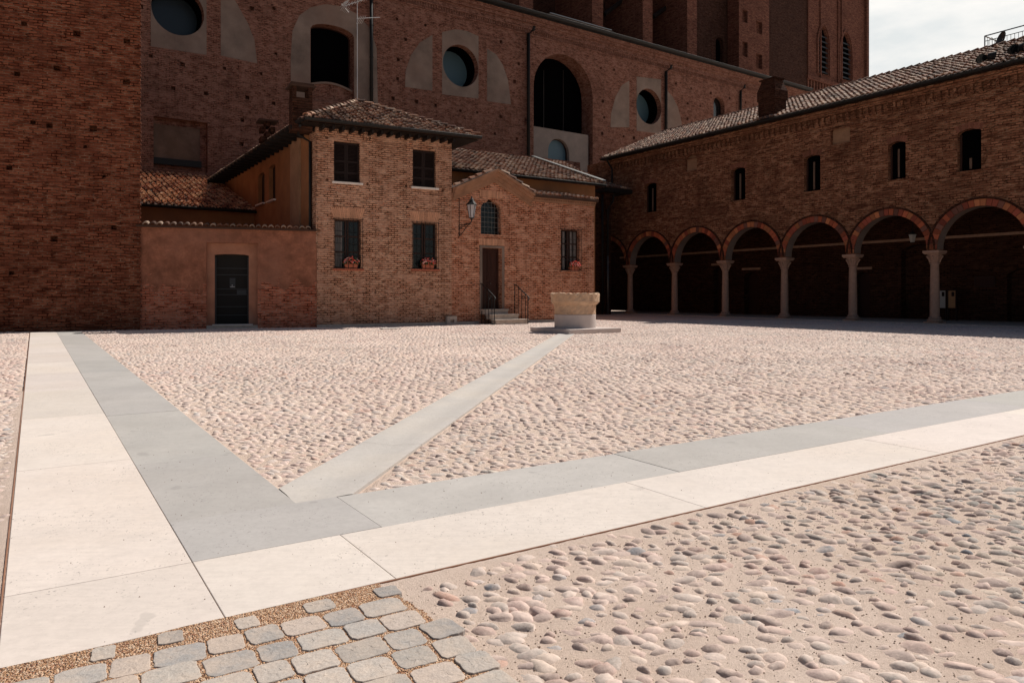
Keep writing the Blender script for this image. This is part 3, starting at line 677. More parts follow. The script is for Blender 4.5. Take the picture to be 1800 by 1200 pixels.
while zr < ztop - 1.3:
    u = U0 + random.uniform(0, 1.5)
    while u < U1:
        uu, zz = u + random.uniform(-.3, .3), zr + random.uniform(-.15, .15); s_ = random.uniform(.08, .13); q = rpoly((uu - s_, uu + s_, zz - s_, zz + s_))
        if all(not inpoly(a + dx, b_ + dz, f2) for f2 in feat + pan for a, b_ in q for dx in (-.35, .35) for dz in (-.35, .35)): put.append((q, .3, True))
        u += random.uniform(1.3, 2.3)
    zr += random.uniform(1.15, 1.45)
mb = MB(); wall(mb, CH, [(U0, 0), (U1, 0), (U1, ztop), (U0, ztop)], holes + put); mb.build('aisle_wall', 'brick_church', church)
for i, P in enumerate(pan):
    mb = MB(); Q = P
    if i in pan_holes:
        hp = pan_holes[i]; cxm = sum(a for a, _ in hp) / len(hp); czm = sum(b_ for _, b_ in hp) / len(hp)
        hp = [(cxm + (a - cxm) * 1.004, czm + (b_ - czm) * 1.004) for a, b_ in hp]
        if i == 2: # window reaches the lower edge
            Q = P[:9] + [P[9], P[10], CH.uz(664, 182), (wn[1] + .02, CH.z(622, 182)), (wn[1] + .02, wn[3] - .45)] + [(a, b_ + .01) for a, b_ in wnP[2:]] + [(wn[0] - .02, wn[3] - .45), (wn[0] - .02, CH.z(546, 176)), CH.uz(511, 175)]
            wall(mb, CH, Q[:-1], [], off=.012, thick=.012)
        else: wall(mb, CH, Q, [(hp, .012, False)], off=.012, thick=.012)
    else: wall(mb, CH, Q, [], off=.012, thick=.012)
    mb.build('plaster_panel', 'grey_plaster', church)
for P in (O1, O2, O3):
    mb = MB(); c_ = (sum(a for a, _ in P) / len(P), sum(b_ for _, b_ in P) / len(P)); I = [(c_[0] + (a - c_[0]) * .95, c_[1] + (b_ - c_[1]) * .95) for a, b_ in P]
    wall(mb, CH, P, [(I, .95, False)], off=-.46); mb.build('window_reveal', 'black', church)
for P, off, mt, nm in ((O1, -1.40, 'glass_navy', 'round_window'), (O2, -1.40, 'glass_blue', 'round_window'), (O3, -1.40, 'glass_blue', 'round_window'), (wnP, -.70, 'black', 'window'), (smP, -.5, 'glass_dark', 'window')):
    mb = MB(); wall(mb, CH, P, [], off=off); wp_ = mb.build(nm, mt, church)
    mb = MB(); c_ = (sum(a for a, _ in P) / len(P), sum(b_ for _, b_ in P) / len(P)); inn = [(c_[0] + (a - c_[0]) * .95, c_[1] + (b_ - c_[1]) * .95) for a, b_ in P]
    wall(mb, CH, P, [(inn, .06, False)], off=off + .07, thick=.06); mb.build('window_frame', 'dark_metal' if nm == 'round_window' else 'frame_wood', wp_)
# curved lower sill panel inside the plastered window
mb = MB(); z_s = CH.z(585, 152); uu0, uu1 = wn[0] + .001, wn[1] - .001
pl_ = [(uu0, wn[2]), (uu1, wn[2]), (uu1, z_s - .1)] + [(uu0 + (uu1 - uu0) * (1 - k / 8), z_s - .1 + .28 * math.sin(math.pi * k / 8)) for k in range(1, 8)] + [(uu0, z_s - .1)]
wall(mb, CH, pl_, [], off=-.3, thick=.38); mb.build('window_infill', 'brick_church', church)
mb = MB(); wall(mb, CH, [(uu0, z_s - .1)] + [(uu0 + (uu1 - uu0) * k / 8, z_s - .1 + .28 * math.sin(math.pi * k / 8)) for k in range(1, 8)] + [(uu1, z_s - .1), (uu1, z_s + .02)] + [(uu0 + (uu1 - uu0) * k / 8, z_s + .02 + .28 * math.sin(math.pi * k / 8)) for k in range(7, 0, -1)] + [(uu0, z_s + .02)], [], off=-.22, thick=.2); mb.build('window_sill', 'grey_plaster', church)
# great arched window: black glazing, dark mullions, pale panel with a small lunette below
mb = MB(); wall(mb, CH, bigP, [], off=-1.33); bw_ = mb.build('arched_window', 'black', church)
mb = MB()
for k in range(1, 3): uu = big[0] + (big[1] - big[0]) * k / 3; pbox(mb, CH, uu - .03, uu + .03, CH.z(990, 228), CH.z(990, 103) - .2 - abs(k - 2.5) * .35, -1.32, -1.27)
mb.build('glazing_bars', 'soffit', bw_)
pz1 = CH.z(985, 228); l_ = rect(CH, 967, 243, 1004, 282); lP = archpoly(l_[0], l_[1], l_[2], l_[3], n=14)
mb = MB(); wall(mb, CH, [(big[0] + .002, bigP[0][1]), (big[1] - .25, bigP[0][1]), (big[1] - .25, pz1), (big[0] + .002, pz1)], [(lP, .35, False)], off=-.25, thick=.5); mb.build('lunette_panel', 'pale_plaster', church)
mb = MB(); wall(mb, CH, lP, [], off=-.58); lw = mb.build('lunette_window', 'glass_blue', church)
mb = MB(); pbox(mb, CH, l_[0] - .06, l_[1] + .1, l_[2] - .12, l_[2], -.25, -.13); mb.build('window_sill', 'step_stone', lw)
mb = MB(); inn = [(((a - (l_[0] + l_[1]) / 2) * .9 + (l_[0] + l_[1]) / 2), (b_ - l_[2]) * .92 + l_[2] + .06) for a, b_ in lP]; wall(mb, CH, lP, [(inn, .05, False)], off=-.52, thick=.05); mb.build('window_frame', 'frame_wood', lw)
# blind window at the left above the lean-to
i_ = rect(CH, 277, 224, 352, 287)
mb = MB(); wall(mb, CH, rpoly(bl), [], off=-.34); bwin = mb.build('blind_window', 'brick_church', church)
mb = MB(); wall(mb, CH, rpoly((bl[0] + .02, bl[1] - .35, bl[2] + .5, bl[3] - .35)), [], off=-.28, thick=.05); mb.build('infill_panel', 'dull_plaster', bwin)
mb = MB(); pbox(mb, CH, bl[0] + .01, bl[1] - .3, bl[2] + .28, bl[2] + .62, -.33, -.1); mb.build('window_sill', 'dark_metal', bwin)
# cornice, dentils, gutter, downpipes
mb = MB(); pbox(mb, CH, U0, U1, ztop - .55, ztop - .30, .0, .10); pbox(mb, CH, U0, U1, ztop - .30, ztop - .02, .0, .2); pbox(mb, CH, U0, U1, ztop - 1.42, ztop - 1.32, .0, .05)
uu = U0
while uu < U1: pbox(mb, CH, uu, uu + .1, ztop - 1.28, ztop - 1.02, .0, .07); uu += .2
pbox(mb, CH, U0, U1, ztop - 1.02, ztop - .92, .0, .10)
mb.build('cornice', 'brick_church', church)
def gutter(pl, u0, u1, z, off, r=.09, m='dark_metal', parent=None, n=7):
    mb = MB(); A = [(r * math.cos(math.pi + math.pi * k / n), r * math.sin(math.pi + math.pi * k / n)) for k in range(n + 1)]
    for k in range(n):
        (a, b_), (c_, d_) = A[k], A[k + 1]; mb.face([pl.w(u0, z + b_, off + a), pl.w(u1, z + b_, off + a), pl.w(u1, z + d_, off + c_), pl.w(u0, z + d_, off + c_)])
        mb.face([pl.w(u0, z + b_ * .9, off + a * .9), pl.w(u0, z + d_ * .9, off + c_ * .9), pl.w(u1, z + d_ * .9, off + c_ * .9), pl.w(u1, z + b_ * .9, off + a * .9)])
    mb.tube([pl.w(u0, z, off + r), pl.w(u1, z, off + r)], .012, 5)
    return mb.build('gutter', m, parent, smooth=True)
gutter(CH, U0, U1, ztop + .22, .42, .2, 'dark_metal', church)
mb = MB(); pbox(mb, CH, U0, U1, ztop - .02, ztop + .06, -.5, .32); mb.build('eave_board', 'dark_metal', church)
mb = MB(); pbox(mb, CH, CH.u(960), CH.u(1068), ztop + .42, ztop + .47, .1, .5); mb.build('gutter_cover', 'zinc', church)
def pipe(pl, x, y0, y1, off, r, parent, m='dark_metal', bend=None):
    mb = MB(); u = pl.u(x, off); z0, z1 = pl.z(x, y1, off), pl.z(x, y0, off); pts = []
    if bend: du, oo = bend; pts = [pl.w(u + du, z1 + .55, oo), pl.w(u + du, z1 + .35, oo), pl.w(u, z1, off)]
    else: pts = [pl.w(u, z1, off)]
    mb.tube(pts + [pl.w(u, z0, off)], r, 8)
    z = z1 - .4
    while z > z0: mb.lathe(pl.w(u, z, off), [(r * 1.25, 0), (r * 1.25, .05)], 8); z -= 2.0
    return mb.build('downpipe', m, parent, smooth=True)
pipe(CH, 653, -20, 182, .15, .11, church)
pipe(CH, 929, 60, 285, .15, .12, church, bend=(.35, .38)); pipe(CH, 1171, 126, 250, .15, .12, church, bend=(.4, .38)); pipe(CH, 1302, 160, 215, .15, .11, church, bend=(.3, .38))
# aisle roof, nave wall with deep buttresses above it
CN_ = CH.shift(-8.2); zn = 46.0
ua, ub = CN_.u(500), CN_.u(1420)
wins = []
for x0, y0, x1, y1 in ((988, 4, 1003, 34), (1150, 6, 1180, 60), (1258, 66, 1272, 150), (1085, 30, 1096, 70)):
    r = rect(CN_, x0, y0, x1, y1); wins.append(archpoly(r[0], r[1], r[2], r[3], n=10))
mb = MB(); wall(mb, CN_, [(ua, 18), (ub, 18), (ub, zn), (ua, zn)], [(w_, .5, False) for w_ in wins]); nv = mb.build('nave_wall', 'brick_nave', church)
for w_ in wins: mb = MB(); wall(mb, CN_, w_, [], off=-.48); mb.build('window', 'black', nv)
mb = MB(); mb.face([CH.w(U0, ztop + .05, .3), CH.w(U1, ztop + .05, .3), CH.w(U1, ztop + 1.6, -8.2), CH.w(U0, ztop + 1.6, -8.2)]); mb.build('aisle_roof', 'tile_under', church)
FN = CH.shift(-3.2)
for x0, x1, top in ((400, 425, 0), (655, 680, 0), (913, 937, 0), (1041, 1060, 0), (1130, 1147, 0), (1208, 1225, 0)):
    u0, u1 = FN.u(x0), FN.u(x1); mb = MB(); zt = 40
    q = [FN.w(u0, 20, 0), FN.w(u1, 20, 0), FN.w(u1, 20, -5), FN.w(u0, 20, -5), FN.w(u0, zt, 0), FN.w(u1, zt, 0), FN.w(u1, zt + 3, -5), FN.w(u0, zt + 3, -5)]; mb.hexa(q)
    mb.build('buttress', 'brick_tower', church)
for x0, x1, y0, y1 in ((1062, 1104, 26, -6), (1148, 1180, 30, 8)):
    mb = MB(); a, za = CH.shift(-6).uz(x0, y0); c_, zc = CH.shift(-6).uz(x1, y1); p0 = CH.w(a, za, -6); p1 = CH.w(c_, zc, -6); mb.tube([p0, p1], .22, 6)
    mb.build('raking_beam', 'soffit', church)
# stair turret
TU = CH.shift(-6.6); r = rect(TU, 1299, -260, 1352, 165); mb = MB(); hs_ = []
for x0, y0, x1, y1 in ((1305, 18, 1314, 40), (1329, 38, 1340, 60), (1305, 74, 1314, 100), (1329, 95, 1340, 121)): hs_.append((rpoly(rect(TU, x0, y0, x1, y1)), .4, True))
wall(mb, TU, [(r[0], 15), (r[1], 15), (r[1], 52), (r[0], 52)], hs_, thick=1.5); mb.build('stair_turret', 'brick_tower', church)
# choir wall between turret and tower
CW_ = CH.shift(-20); mb = MB(); hs_ = []
for x0, y0, x1, y1 in ((1374, 58, 1391, 135),):
    r = rect(CW_, x0, y0, x1, y1); hs_.append((archpoly(r[0], r[1], r[2], r[3], n=10), .6, True))
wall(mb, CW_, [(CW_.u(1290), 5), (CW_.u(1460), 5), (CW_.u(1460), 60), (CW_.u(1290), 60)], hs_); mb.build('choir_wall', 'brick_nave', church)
# ------------------------------------------------------------------ bell tower
TW = VP(base_pt(1417, 17.5), vdir(2720)); u0, u1 = 0.0, TW.u(1527)
tower = thing('bell_tower', TW.o, 'square brick bell tower with pointed louvred openings, rising behind the arcade roof', 'tower')
hs_ = []; lou = []
for x0, y0, x1, y1 in ((1439, 48, 1456, 131), (1478, 60, 1496, 141), (1439, -115, 1456, -45), (1478, -110, 1496, -40)):
    r = rect(TW, x0, y0, x1, y1); P = archpoly(r[0], r[1], r[2], r[3], rise=(r[1] - r[0]) * .95, n=14, pointed=True); hs_.append((P, .36, True)); lou.append(r)
mb = MB(); wall(mb, TW, [(u0, 0), (u1, 0), (u1, 62), (u0, 62)], hs_)
dpt = 9.0
a_, b2_ = TW.w(u0, 0), TW.w(u1, 0); a3 = a_ - TW.n * dpt; b3 = b2_ - TW.n * dpt
for p, q in ((b2_, b3), (b3, a3), (a3, a_)): mb.face([p, q, (q.x, q.y, 62), (p.x, p.y, 62)])
mb.build('shaft', 'brick_tower', tower)
for r in lou:
    mb = MB(); z = r[2] + .2
    while z < r[3] - .9: mb.hexa([TW.w(r[0], z, -.04), TW.w(r[1], z, -.04), TW.w(r[1], z + .30, -.30), TW.w(r[0], z + .30, -.30), TW.w(r[0], z + .05, -.04), TW.w(r[1], z + .05, -.04), TW.w(r[1], z + .35, -.30), TW.w(r[0], z + .35, -.30)]); z += .62
    mb.build('louvre', 'lead', tower)
    mb = MB(); wall(mb, TW, archpoly(r[0], r[1], r[2], r[3], rise=(r[1] - r[0]) * .95, n=14, pointed=True), [], off=-.345); mb.build('opening', 'black', tower)
    mb = MB(); P = archpoly(r[0] - .42, r[1] + .42, r[2] - .1, r[3] + .55, rise=(r[1] - r[0]) * 1.15, n=14, pointed=True); I = archpoly(r[0] - .12, r[1] + .12, r[2] - .05, r[3] + .14, rise=(r[1] - r[0]) * 1.0, n=14, pointed=True)
    I = [(a, max(b_, P[0][1] + .02)) for a, b_ in I]; plate(mb, TW, P, .002, .14, [I]); mb.build('arch_moulding', 'brick_tower', tower)
mb = MB()
for f in (0, .20, .475, .53, .93): uu = u0 + (u1 - u0) * f; w_ = .55 if f in (0, .93) else .22; pbox(mb, TW, uu, uu + w_, TW.z(1470, 148), 62, .003, .3 if f in (0, .93) else .16)
zb = TW.z(1470, 148); pbox(mb, TW, u0 - .2, u1 + .2, zb - .5, zb - .02, .003, .4)
uu = u0
while uu < u1: pbox(mb, TW, uu, uu + .28, zb - 1.6, zb - .52, .003, .22); uu += .62
mb.build('string_course', 'brick_tower', tower)

# ================================================================== LEAN-TO
LE = VP(base_pt(247, 50), vdir(2720)); uL0, uL1 = LE.u(200), LE.u(452)
lean = thing('lean_to', LE.o, 'low lean-to building with red tiled roof between the brick pier and the house', 'outbuilding')
ze = LE.z(340, 366); zt = CH.z(310, 308)
mb = MB(); wall(mb, LE, [(uL0, 0), (uL1, 0), (uL1, ze), (uL0, ze)], [], off=-.35); mb.build('wall', 'ochre_plaster', lean)
dist = (LE.o - CH.o).dot(CH.n); P0 = LE.w(uL0, ze + .06, 0); Vv = (-LE.n * dist + Vector((0, 0, zt - ze))); ln = Vv.length; Vv.normalize()
wl = LE.u(452) - uL0; wt = CH.u(382) - CH.u(200)
# house side wall line: clip polygon in (u,v)
PALT = RED; tiled(P0, LE.d, Vv, [(0, 0), (wl, 0), (wl, ln), (0, ln)], 'roof', lean, pitch=.27); PALT = TILES
gutter(LE, uL0, uL1, ze + .02, .1, .09, 'dark_metal', lean)

# ================================================================== GATE WALL
cor = base_pt(557, 58.5)
GA = VP(cor, vdir(4800)); ul = GA.u(240); zt = 3.48
gate = thing('garden_wall', GA.w(ul / 2, 0), 'low red plastered courtyard wall with tile coping and a recessed metal door', 'wall')
rc = rect(GA, 363, 427, 453, 578); rc = (rc[0], rc[1], 0, rc[3]); dr = rect(GA, 376.5, 446, 437, 570); drP = archpoly(dr[0], dr[1], dr[2], dr[3], rise=.05, n=8)
mb = MB(); wall(mb, GA, [(ul, 0), (rc[0], 0), (rc[0], rc[3]), (rc[1], rc[3]), (rc[1], 0), (-.01, 0), (-.01, zt), (ul, zt)], [], thick=.22); mb.build('wall', 'gate_plaster', gate)
mb = MB(); wall(mb, GA, [(rc[0] - .3, 0), (rc[1] + .3, 0), (rc[1] + .3, rc[3] + .3), (rc[0] - .3, rc[3] + .3)], [(drP, .25, False)], off=-.20, thick=.3); mb.build('door_surround', 'surround', gate)
PALT = [tuple(v * .6 for v in c) for c in TILES]
mb = MB()
for k in range(int(-ul / .21)):
    if k * .21 < .05: continue
    one_tile(mb, GA.w(-k * .21 - .1, zt + .03, .20), GA.d, (-GA.n + Vector((0, 0, .3))).normalized(), Vector((0, 0, 1)), w=.09, ln=.5)
PALT = TILES; cp = mb.build('coping', 'tile', gate, colors=True)
mb = MB(); pbox(mb, GA, ul, -.02, zt - .02, zt + .035, -.3, .14); mb.build('coping_bed', 'tile_under', cp)
mb = MB(); wall(mb, GA, drP, [], off=-.40); gd = mb.build('door', 'gate_metal', gate)
mb = MB(); w_ = dr[1] - dr[0]
for zz in (dr[2] + .30, dr[2] + .9 - .3, dr[2] + 1.02, dr[2] + 1.22, dr[2] + 1.72, dr[2] + 1.95): pbox(mb, GA, dr[0] + .03, dr[1] - .03, zz, zz + .022, -.398, -.380)
pbox(mb, GA, dr[0], dr[0] + .05, dr[2], dr[3] - .1, -.398, -.370); pbox(mb, GA, dr[1] - .05, dr[1], dr[2], dr[3] - .1, -.398, -.370)
mb.build('door_rails', 'lead', gd)
mb = MB(); mid_ = (dr[0] + dr[1]) / 2; pbox(mb, GA, mid_ - .08, mid_ + .11, dr[2] + 1.27, dr[2] + 1.62, -.398, -.385); pbox(mb, GA, mid_ + .16, mid_ + .48, dr[2] + 1.02, dr[2] + 1.2, -.398, -.383); mb.build('letter_plate', 'lead', gd)
mb = MB(); mb.tube([GA.w(mid_ - .06, dr[2] + 1.31, -.33), GA.w(mid_ + .09, dr[2] + 1.31, -.33)], .012); mb.lathe(GA.w(mid_ + .01, dr[2] + 1.34, -.34), [(.001, 0), (.022, .01), (.022, .03), (.001, .04)], 8); mb.build('handle', 'white_metal', gd)
mb = MB(); pbox(mb, GA, dr[0] - .06, dr[1] + .14, dr[2] - .035, dr[2], -.37, .03); mb.build('door_sill', 'sill_stone', gate)
mb = MB(); pbox(mb, GA, rc[0] - .0, rc[1] + .0, 0, dr[2] - .036, -.199, -.004); mb.build('threshold', 'step_stone', gate)

# ================================================================== HOUSE
HO = VP(cor, vdir(3350)); uR = HO.u(794)
house = thing('house', HO.o, 'two-storey brick house with brown shutters, hipped tile roof and flower boxes', 'house')
zg = HO.z(600, 212.5, .62); zw = zg - .02
uw1 = rect(HO, 587, 249.5, 633, 320.5); uw2 = rect(HO, 725.5, 263.5, 766.5, 329.5); lw1 = rect(HO, 588.5, 386, 634.5, 472); lw2 = rect(HO, 726, 392, 768, 472.8)
wins = [uw1, uw2, lw1, lw2]; put = []
for x, y in ((575, 316), (646, 324), (714, 327), (779, 334), (716, 364), (574, 242), (650, 243)):
    u, z = HO.uz(x, y); put.append((rpoly((u - .05, u + .05, z - .05, z + .05)), .12, True))
mb = MB(); wall(mb, HO, [(0, 0), (uR, 0), (uR, zw), (0, zw)], [(rpoly(w_), .24, False) for w_ in wins] + put); mb.build('wall', 'brick_house', house)
HS = VP(cor, (D1.x, D1.y)); uB = 17.6
# side wall, plastered ochre, with two narrow windows
sw = [rect(HS, 454, 304, 465, 358), rect(HS, 473, 290, 484, 352)]
mb = MB(); wall(mb, HS, [(0, 0), (uB, 0), (uB, zw), (0, zw)], [(archpoly(r[0], r[1], r[2], r[3], rise=.12, n=6), .2, False) for r in sw]); mb.build('side_wall', 'ochre_plaster', house)
mb = MB(); e = HO.w(uR, 0); f_ = e + D1 * uB; mb.face([e, f_, (f_.x, f_.y, zw), (e.x, e.y, zw)]); mb.build('east_wall', 'brick_house', house)
mb = MB(); pbox(mb, HS, .003, .75, 2.9, zw, .003, .03); mb.build('pilaster', 'brick_house', house)
mb = MB(); pbox(mb, HS, HS.u(529), HS.u(513), 2.9, zw, .003, .07); mb.build('pilaster', 'strip_plaster', house)
for r in sw:
    mb = MB(); wall(mb, HS, archpoly(r[0], r[1], r[2], r[3], rise=.12, n=6), [], off=-.17); o = mb.build('window', 'shutter', house)
    mb = MB(); pbox(mb, HS, r[0] - .1, r[1] + .1, r[2] - .07, r[2], .0, .12); mb.build('window_sill', 'sill_stone', o)
def shuttered(pl, r, parent):
    mb = MB(); c_ = (r[0] + r[1]) / 2
    for a, b_ in ((r[0] + .01, c_ - .006), (c_ + .006, r[1] - .01)):
        pbox(mb, pl, a, a + .06, r[2] + .02, r[3] - .02, -.17, -.13); pbox(mb, pl, b_ - .06, b_, r[2] + .02, r[3] - .02, -.17, -.13)
        for zz in (r[2] + .02, r[2] + .33, (r[2] + r[3]) / 2, r[3] - .09): pbox(mb, pl, a, b_, zz, zz + .07, -.168, -.132)
        z = r[2] + .05
        while z < r[3] - .08: mb.hexa([pl.w(a + .05, z, -.14), pl.w(b_ - .05, z, -.14), pl.w(b_ - .05, z + .03, -.165), pl.w(a + .05, z + .03, -.165), pl.w(a + .05, z + .012, -.14), pl.w(b_ - .05, z + .012, -.14), pl.w(b_ - .05, z + .042, -.165), pl.w(a + .05, z + .042, -.165)]); z += .05
    pbox(mb, pl, r[0], r[1], r[2], r[3], -.235, -.20)
    o = mb.build('shutter', 'shutter', parent)
    mb = MB(); pbox(mb, pl, r[0] - .07, r[1] + .09, r[2] - .075, r[2] - .002, -.1, .09); mb.build('window_sill', 'sill_stone', parent)
def lintel(pl, r, parent, m, up=.42, ex=.16):
    mb = MB(); n = 17
    for k in range(n):
        t0, t1 = k / n, (k + .76) / n; a0 = r[0] - .03 + (r[1] - r[0] + .06) * t0; a1 = r[0] - .03 + (r[1] - r[0] + .06) * t1
        b0 = r[0] - ex + (r[1] - r[0] + 2 * ex) * t0; b1 = r[0] - ex + (r[1] - r[0] + 2 * ex) * t1
        v = random.uniform(.75, 1.15); mb.col = (.58 * v, .31 * v, .19 * v)
        lo = r[3] + .012; q = [(a0, lo), (a1, lo), (b1, lo + up), (b0, lo + up)]
        fr = [pl.w(a, z, .012) for a, z in q]; bk = [pl.w(a, z, -.03) for a, z in q]
        if pl.d.cross(Vector((0, 0, 1))).dot(pl.n) < 0: fr, bk = fr[::-1], bk[::-1]
        mb.face(fr)
        for i in range(4): j = (i + 1) % 4; mb.face([fr[i], bk[i], bk[j], fr[j]])
    mb.build('lintel', 'voussoir', parent, colors=True)
def grilled(pl, r, parent, white=True, sill='terracotta'):
    c_ = (r[0] + r[1]) / 2
    mb = MB(); pbox(mb, pl, r[0], r[1], r[2], r[3], -.235, -.215); w = mb.build('window', 'glass_dark', parent)
    mb = MB()
    for a, b_ in ((r[0] + .01, c_ - .02), (c_ + .02, r[1] - .01)):
        for u_ in (a, b_ - .05): pbox(mb, pl, u_, u_ + .05, r[2] + .01, r[3] - .01, -.213, -.17)
        for k in range(4): zz = r[2] + .01 + (r[3] - r[2] - .07) * k / 3; pbox(mb, pl, a + .05, b_ - .05, zz, zz + .05, -.212, -.172)
    mb.build('window_frame', 'frame_wood', w)
    if white:
        mb = MB(); n = 14; a, b_ = r[0] + .06, r[0] + (r[1] - r[0]) * white
        for k in range(n):
            x0, x1 = a + (b_ - a) * k / n, a + (b_ - a) * (k + 1) / n; o0 = -.2135 + .006 * math.sin(k * 2.1); o1 = -.2135 + .006 * math.sin(k * 2.1 + 2.1); mb.face([pl.w(x0, r[2] + .07, o0), pl.w(x1, r[2] + .07, o1), pl.w(x1, r[3] - .07, o1), pl.w(x0, r[3] - .07, o0)])
        mb.build('curtain', 'curtain', w)
    mb = MB(); rr = .009
    for k in range(7): u_ = r[0] - .04 + (r[1] - r[0] + .08) * k / 6; mb.tube([pl.w(u_, r[2] - .02, .07), pl.w(u_, r[3] + .05, .07)], rr, 5)
    for k in range(5): zz = r[2] + .02 + (r[3] - r[2]) * k / 4; mb.tube([pl.w(r[0] - .06, zz, .07), pl.w(r[1] + .06, zz, .07)], rr, 5); 
    for u_ in (r[0] - .05, r[1] + .05):
        for zz in (r[2] + .02, r[3]): mb.tube([pl.w(u_, zz, -.02), pl.w(u_, zz, .07)], rr, 5)
    mb.build('window_grille', 'dark_metal', parent)
    mb = MB(); n = 9
    for k in range(n): a = r[0] - .08 + (r[1] - r[0] + .18) * k / n; pbox(mb, pl, a + .004, a + (r[1] - r[0] + .18) / n - .004, r[2] - .075, r[2] - .004 + random.uniform(-.003, .003), -.12, .075)
    mb.build('window_sill', sill, parent)
for r in (uw1, uw2): shuttered(HO, r, house)
for r, wh in ((lw1, .34), (lw2, 0)): grilled(HO, r, house, wh); lintel(HO, r, house, 'brick_house')
# blue-grey damp course at the foot
mb = MB(); pbox(mb, HO, -.0, uR, .0, .10, .003, .035); mb.build('base_course', 'step_stone', house)
# roof
OV = .66; sdr = HS.d; E1 = HO.uz(537, 204.5, OV); E2 = HO.uz(843, 243.5, OV); zE = (E1[1] + E2[1]) / 2
PE1 = HO.w(E1[0], zE, OV); PE2 = HO.w(E2[0], zE, OV); Wd = (PE2 - PE1).length; bk = 19.0
# ridge start found where the ray through the peak meets the vertical plane half a width behind the eave
best = None
for a in [x * .05 for x in range(20, 160)]:
    pa = VP((PE1 + sdr * a).to_2d(), HO.d.to_2d()); u_, z_ = pa.uz(628, 180)
    e = abs(u_ - Wd / 2); best = (e, a, u_, z_) if best is None or e < best[0] else best
_, ra, ru, rz = best
if rz - zE < .9: rz = zE + .9
PK = PE1 + sdr * ra + HO.d * ru; PK.z = rz; PKb = PE1 + sdr * (bk - ra * .2) + HO.d * ru; PKb.z = rz
B1 = PE1 + sdr * bk; B2 = PE2 + sdr * bk
def roofface(pts, parent, name='roof'):
    o = pts[0]; U = (pts[1] - pts[0]).normalized(); nn = (pts[1] - pts[0]).cross(pts[-1] - pts[0]).normalized()
    V = nn.cross(U).normalized()
    if V.z < 0: V = -V
    return tiled(o, U, V, [((p - o).dot(U), (p - o).dot(V)) for p in pts], name, parent)
roofface([PE1, PE2, PK], house); roofface([B1, PE1, PK, PKb], house); roofface([PE2, B2, PKb, PK], house)
mb = MB(); ridge_tiles(mb, PE1 + Vector((0, 0, .04)), PK + Vector((0, 0, .04))); ridge_tiles(mb, PE2 + Vector((0, 0, .04)), PK + Vector((0, 0, .04))); ridge_tiles(mb, PK + Vector((0, 0, .04)), PKb + Vector((0, 0, .04))); mb.build('ridge_tiles', 'tile', house, colors=True)
mb = MB(); dz = Vector((0, 0, .12)); mb.face([PE1 - dz, PE2 - dz, B2 - dz, B1 - dz][::-1]); mb.build('soffit', 'soffit', house)
mb = MB(); n = 15
for k in range(n):
    u_ = .12 + (uR - .24) * k / (n - 1); q = [HO.w(u_ - .045, zE - .30, .02), HO.w(u_ + .045, zE - .30, .02), HO.w(u_ + .045, zE - .30, -.1), HO.w(u_ - .045, zE - .30, -.1)]
    pbox(mb, HO, u_ - .045, u_ + .045, zE - .26, zE - .13, .003, OV - .12)
for k in range(26):
    u_ = .2 + k * .68; pbox(mb, HS, u_ - .045, u_ + .045, zE - .26, zE - .13, .003, .9)
mb.build('rafter_ends', 'soffit', house)
gutter(HO, E1[0] - .05, E2[0] + .05, zE + .0, OV + .07, .085, 'dark_metal', house)
lgp = VP(PE1.to_2d(), sdr.to_2d()); gutter(lgp, 0, bk, zE, .07, .09, 'dark_metal', house)
mb = MB(); up = HS.w(.95, 0, .10); mb.tube([(PE1.x + sdr.x * .6, PE1.y + sdr.y * .6, zE - .1), HS.w(.62, zE - .35, .5), HS.w(.45, zE - .6, .10), HS.w(.45, .15, .10)], .055, 8); mb.build('downpipe', 'dark_metal', house, smooth=True)
# chimneys on the left slope
def chimney(c, w, d, z0, z1, m, nm, parent, cap=True, lattice=False):
    mb = MB(); f = VP((c.x, c.y), HO.d.to_2d()); f.n = Vector((f.d.y, -f.d.x, 0))
    if lattice:
        for k in range(3):
            for j in range(4):
                if (k + j) % 2 == 0 or j == 0: pbox(mb, f, -w / 2 + k * w / 3, -w / 2 + (k + .95) * w / 3, z0 + j * (z1 - z0) / 4, z0 + (j + .94) * (z1 - z0) / 4, -d / 2, d / 2)
        o = mb.build(nm, m, parent)
    else:
        pbox(mb, f, -w / 2, w / 2, z0, z1 - .38, -d / 2, d / 2)
        for sx in (-1, 1):
            for sy in (-1, 1): pbox(mb, f, sx * (w / 2 - .075) - .07, sx * (w / 2 - .075) + .07, z1 - .378, z1, sy * (d / 2 - .075) - .07, sy * (d / 2 - .075) + .07)
        o = mb.build(nm, m, parent)
    mb = MB(); pbox(mb, f, -w / 2 - .10, w / 2 + .10, z1 + .002, z1 + .07, -d / 2 - .1, d / 2 + .1)
    if cap:
        pbox(mb, f, -w / 2 - .05, w / 2 + .05, z1 + .072, z1 + .14, -d / 2 - .05, d / 2 + .05)
    mb.build('cap', 'tile_under', o); return o
c1 = VP((PE1 + sdr * 1.0).to_2d(), HO.d.to_2d()); a, za = c1.uz(511, 152); b_, zb_ = c1.uz(546, 152); cc = c1.w((a + b_) / 2, 0); chimney(cc, abs(b_ - a), .6, zE - .3, za - .05, 'brick_dark', 'chimney', house)
c1 = VP((PE1 + sdr * 5.0).to_2d(), HO.d.to_2d()); a, za = c1.uz(457, 214); b_, zb_ = c1.uz(482, 214); cc = c1.w((a + b_) / 2, 0); chimney(cc, abs(b_ - a), .6, zE + .0, za - .02, 'brick_dark', 'chimney', house, cap=False, lattice=True)

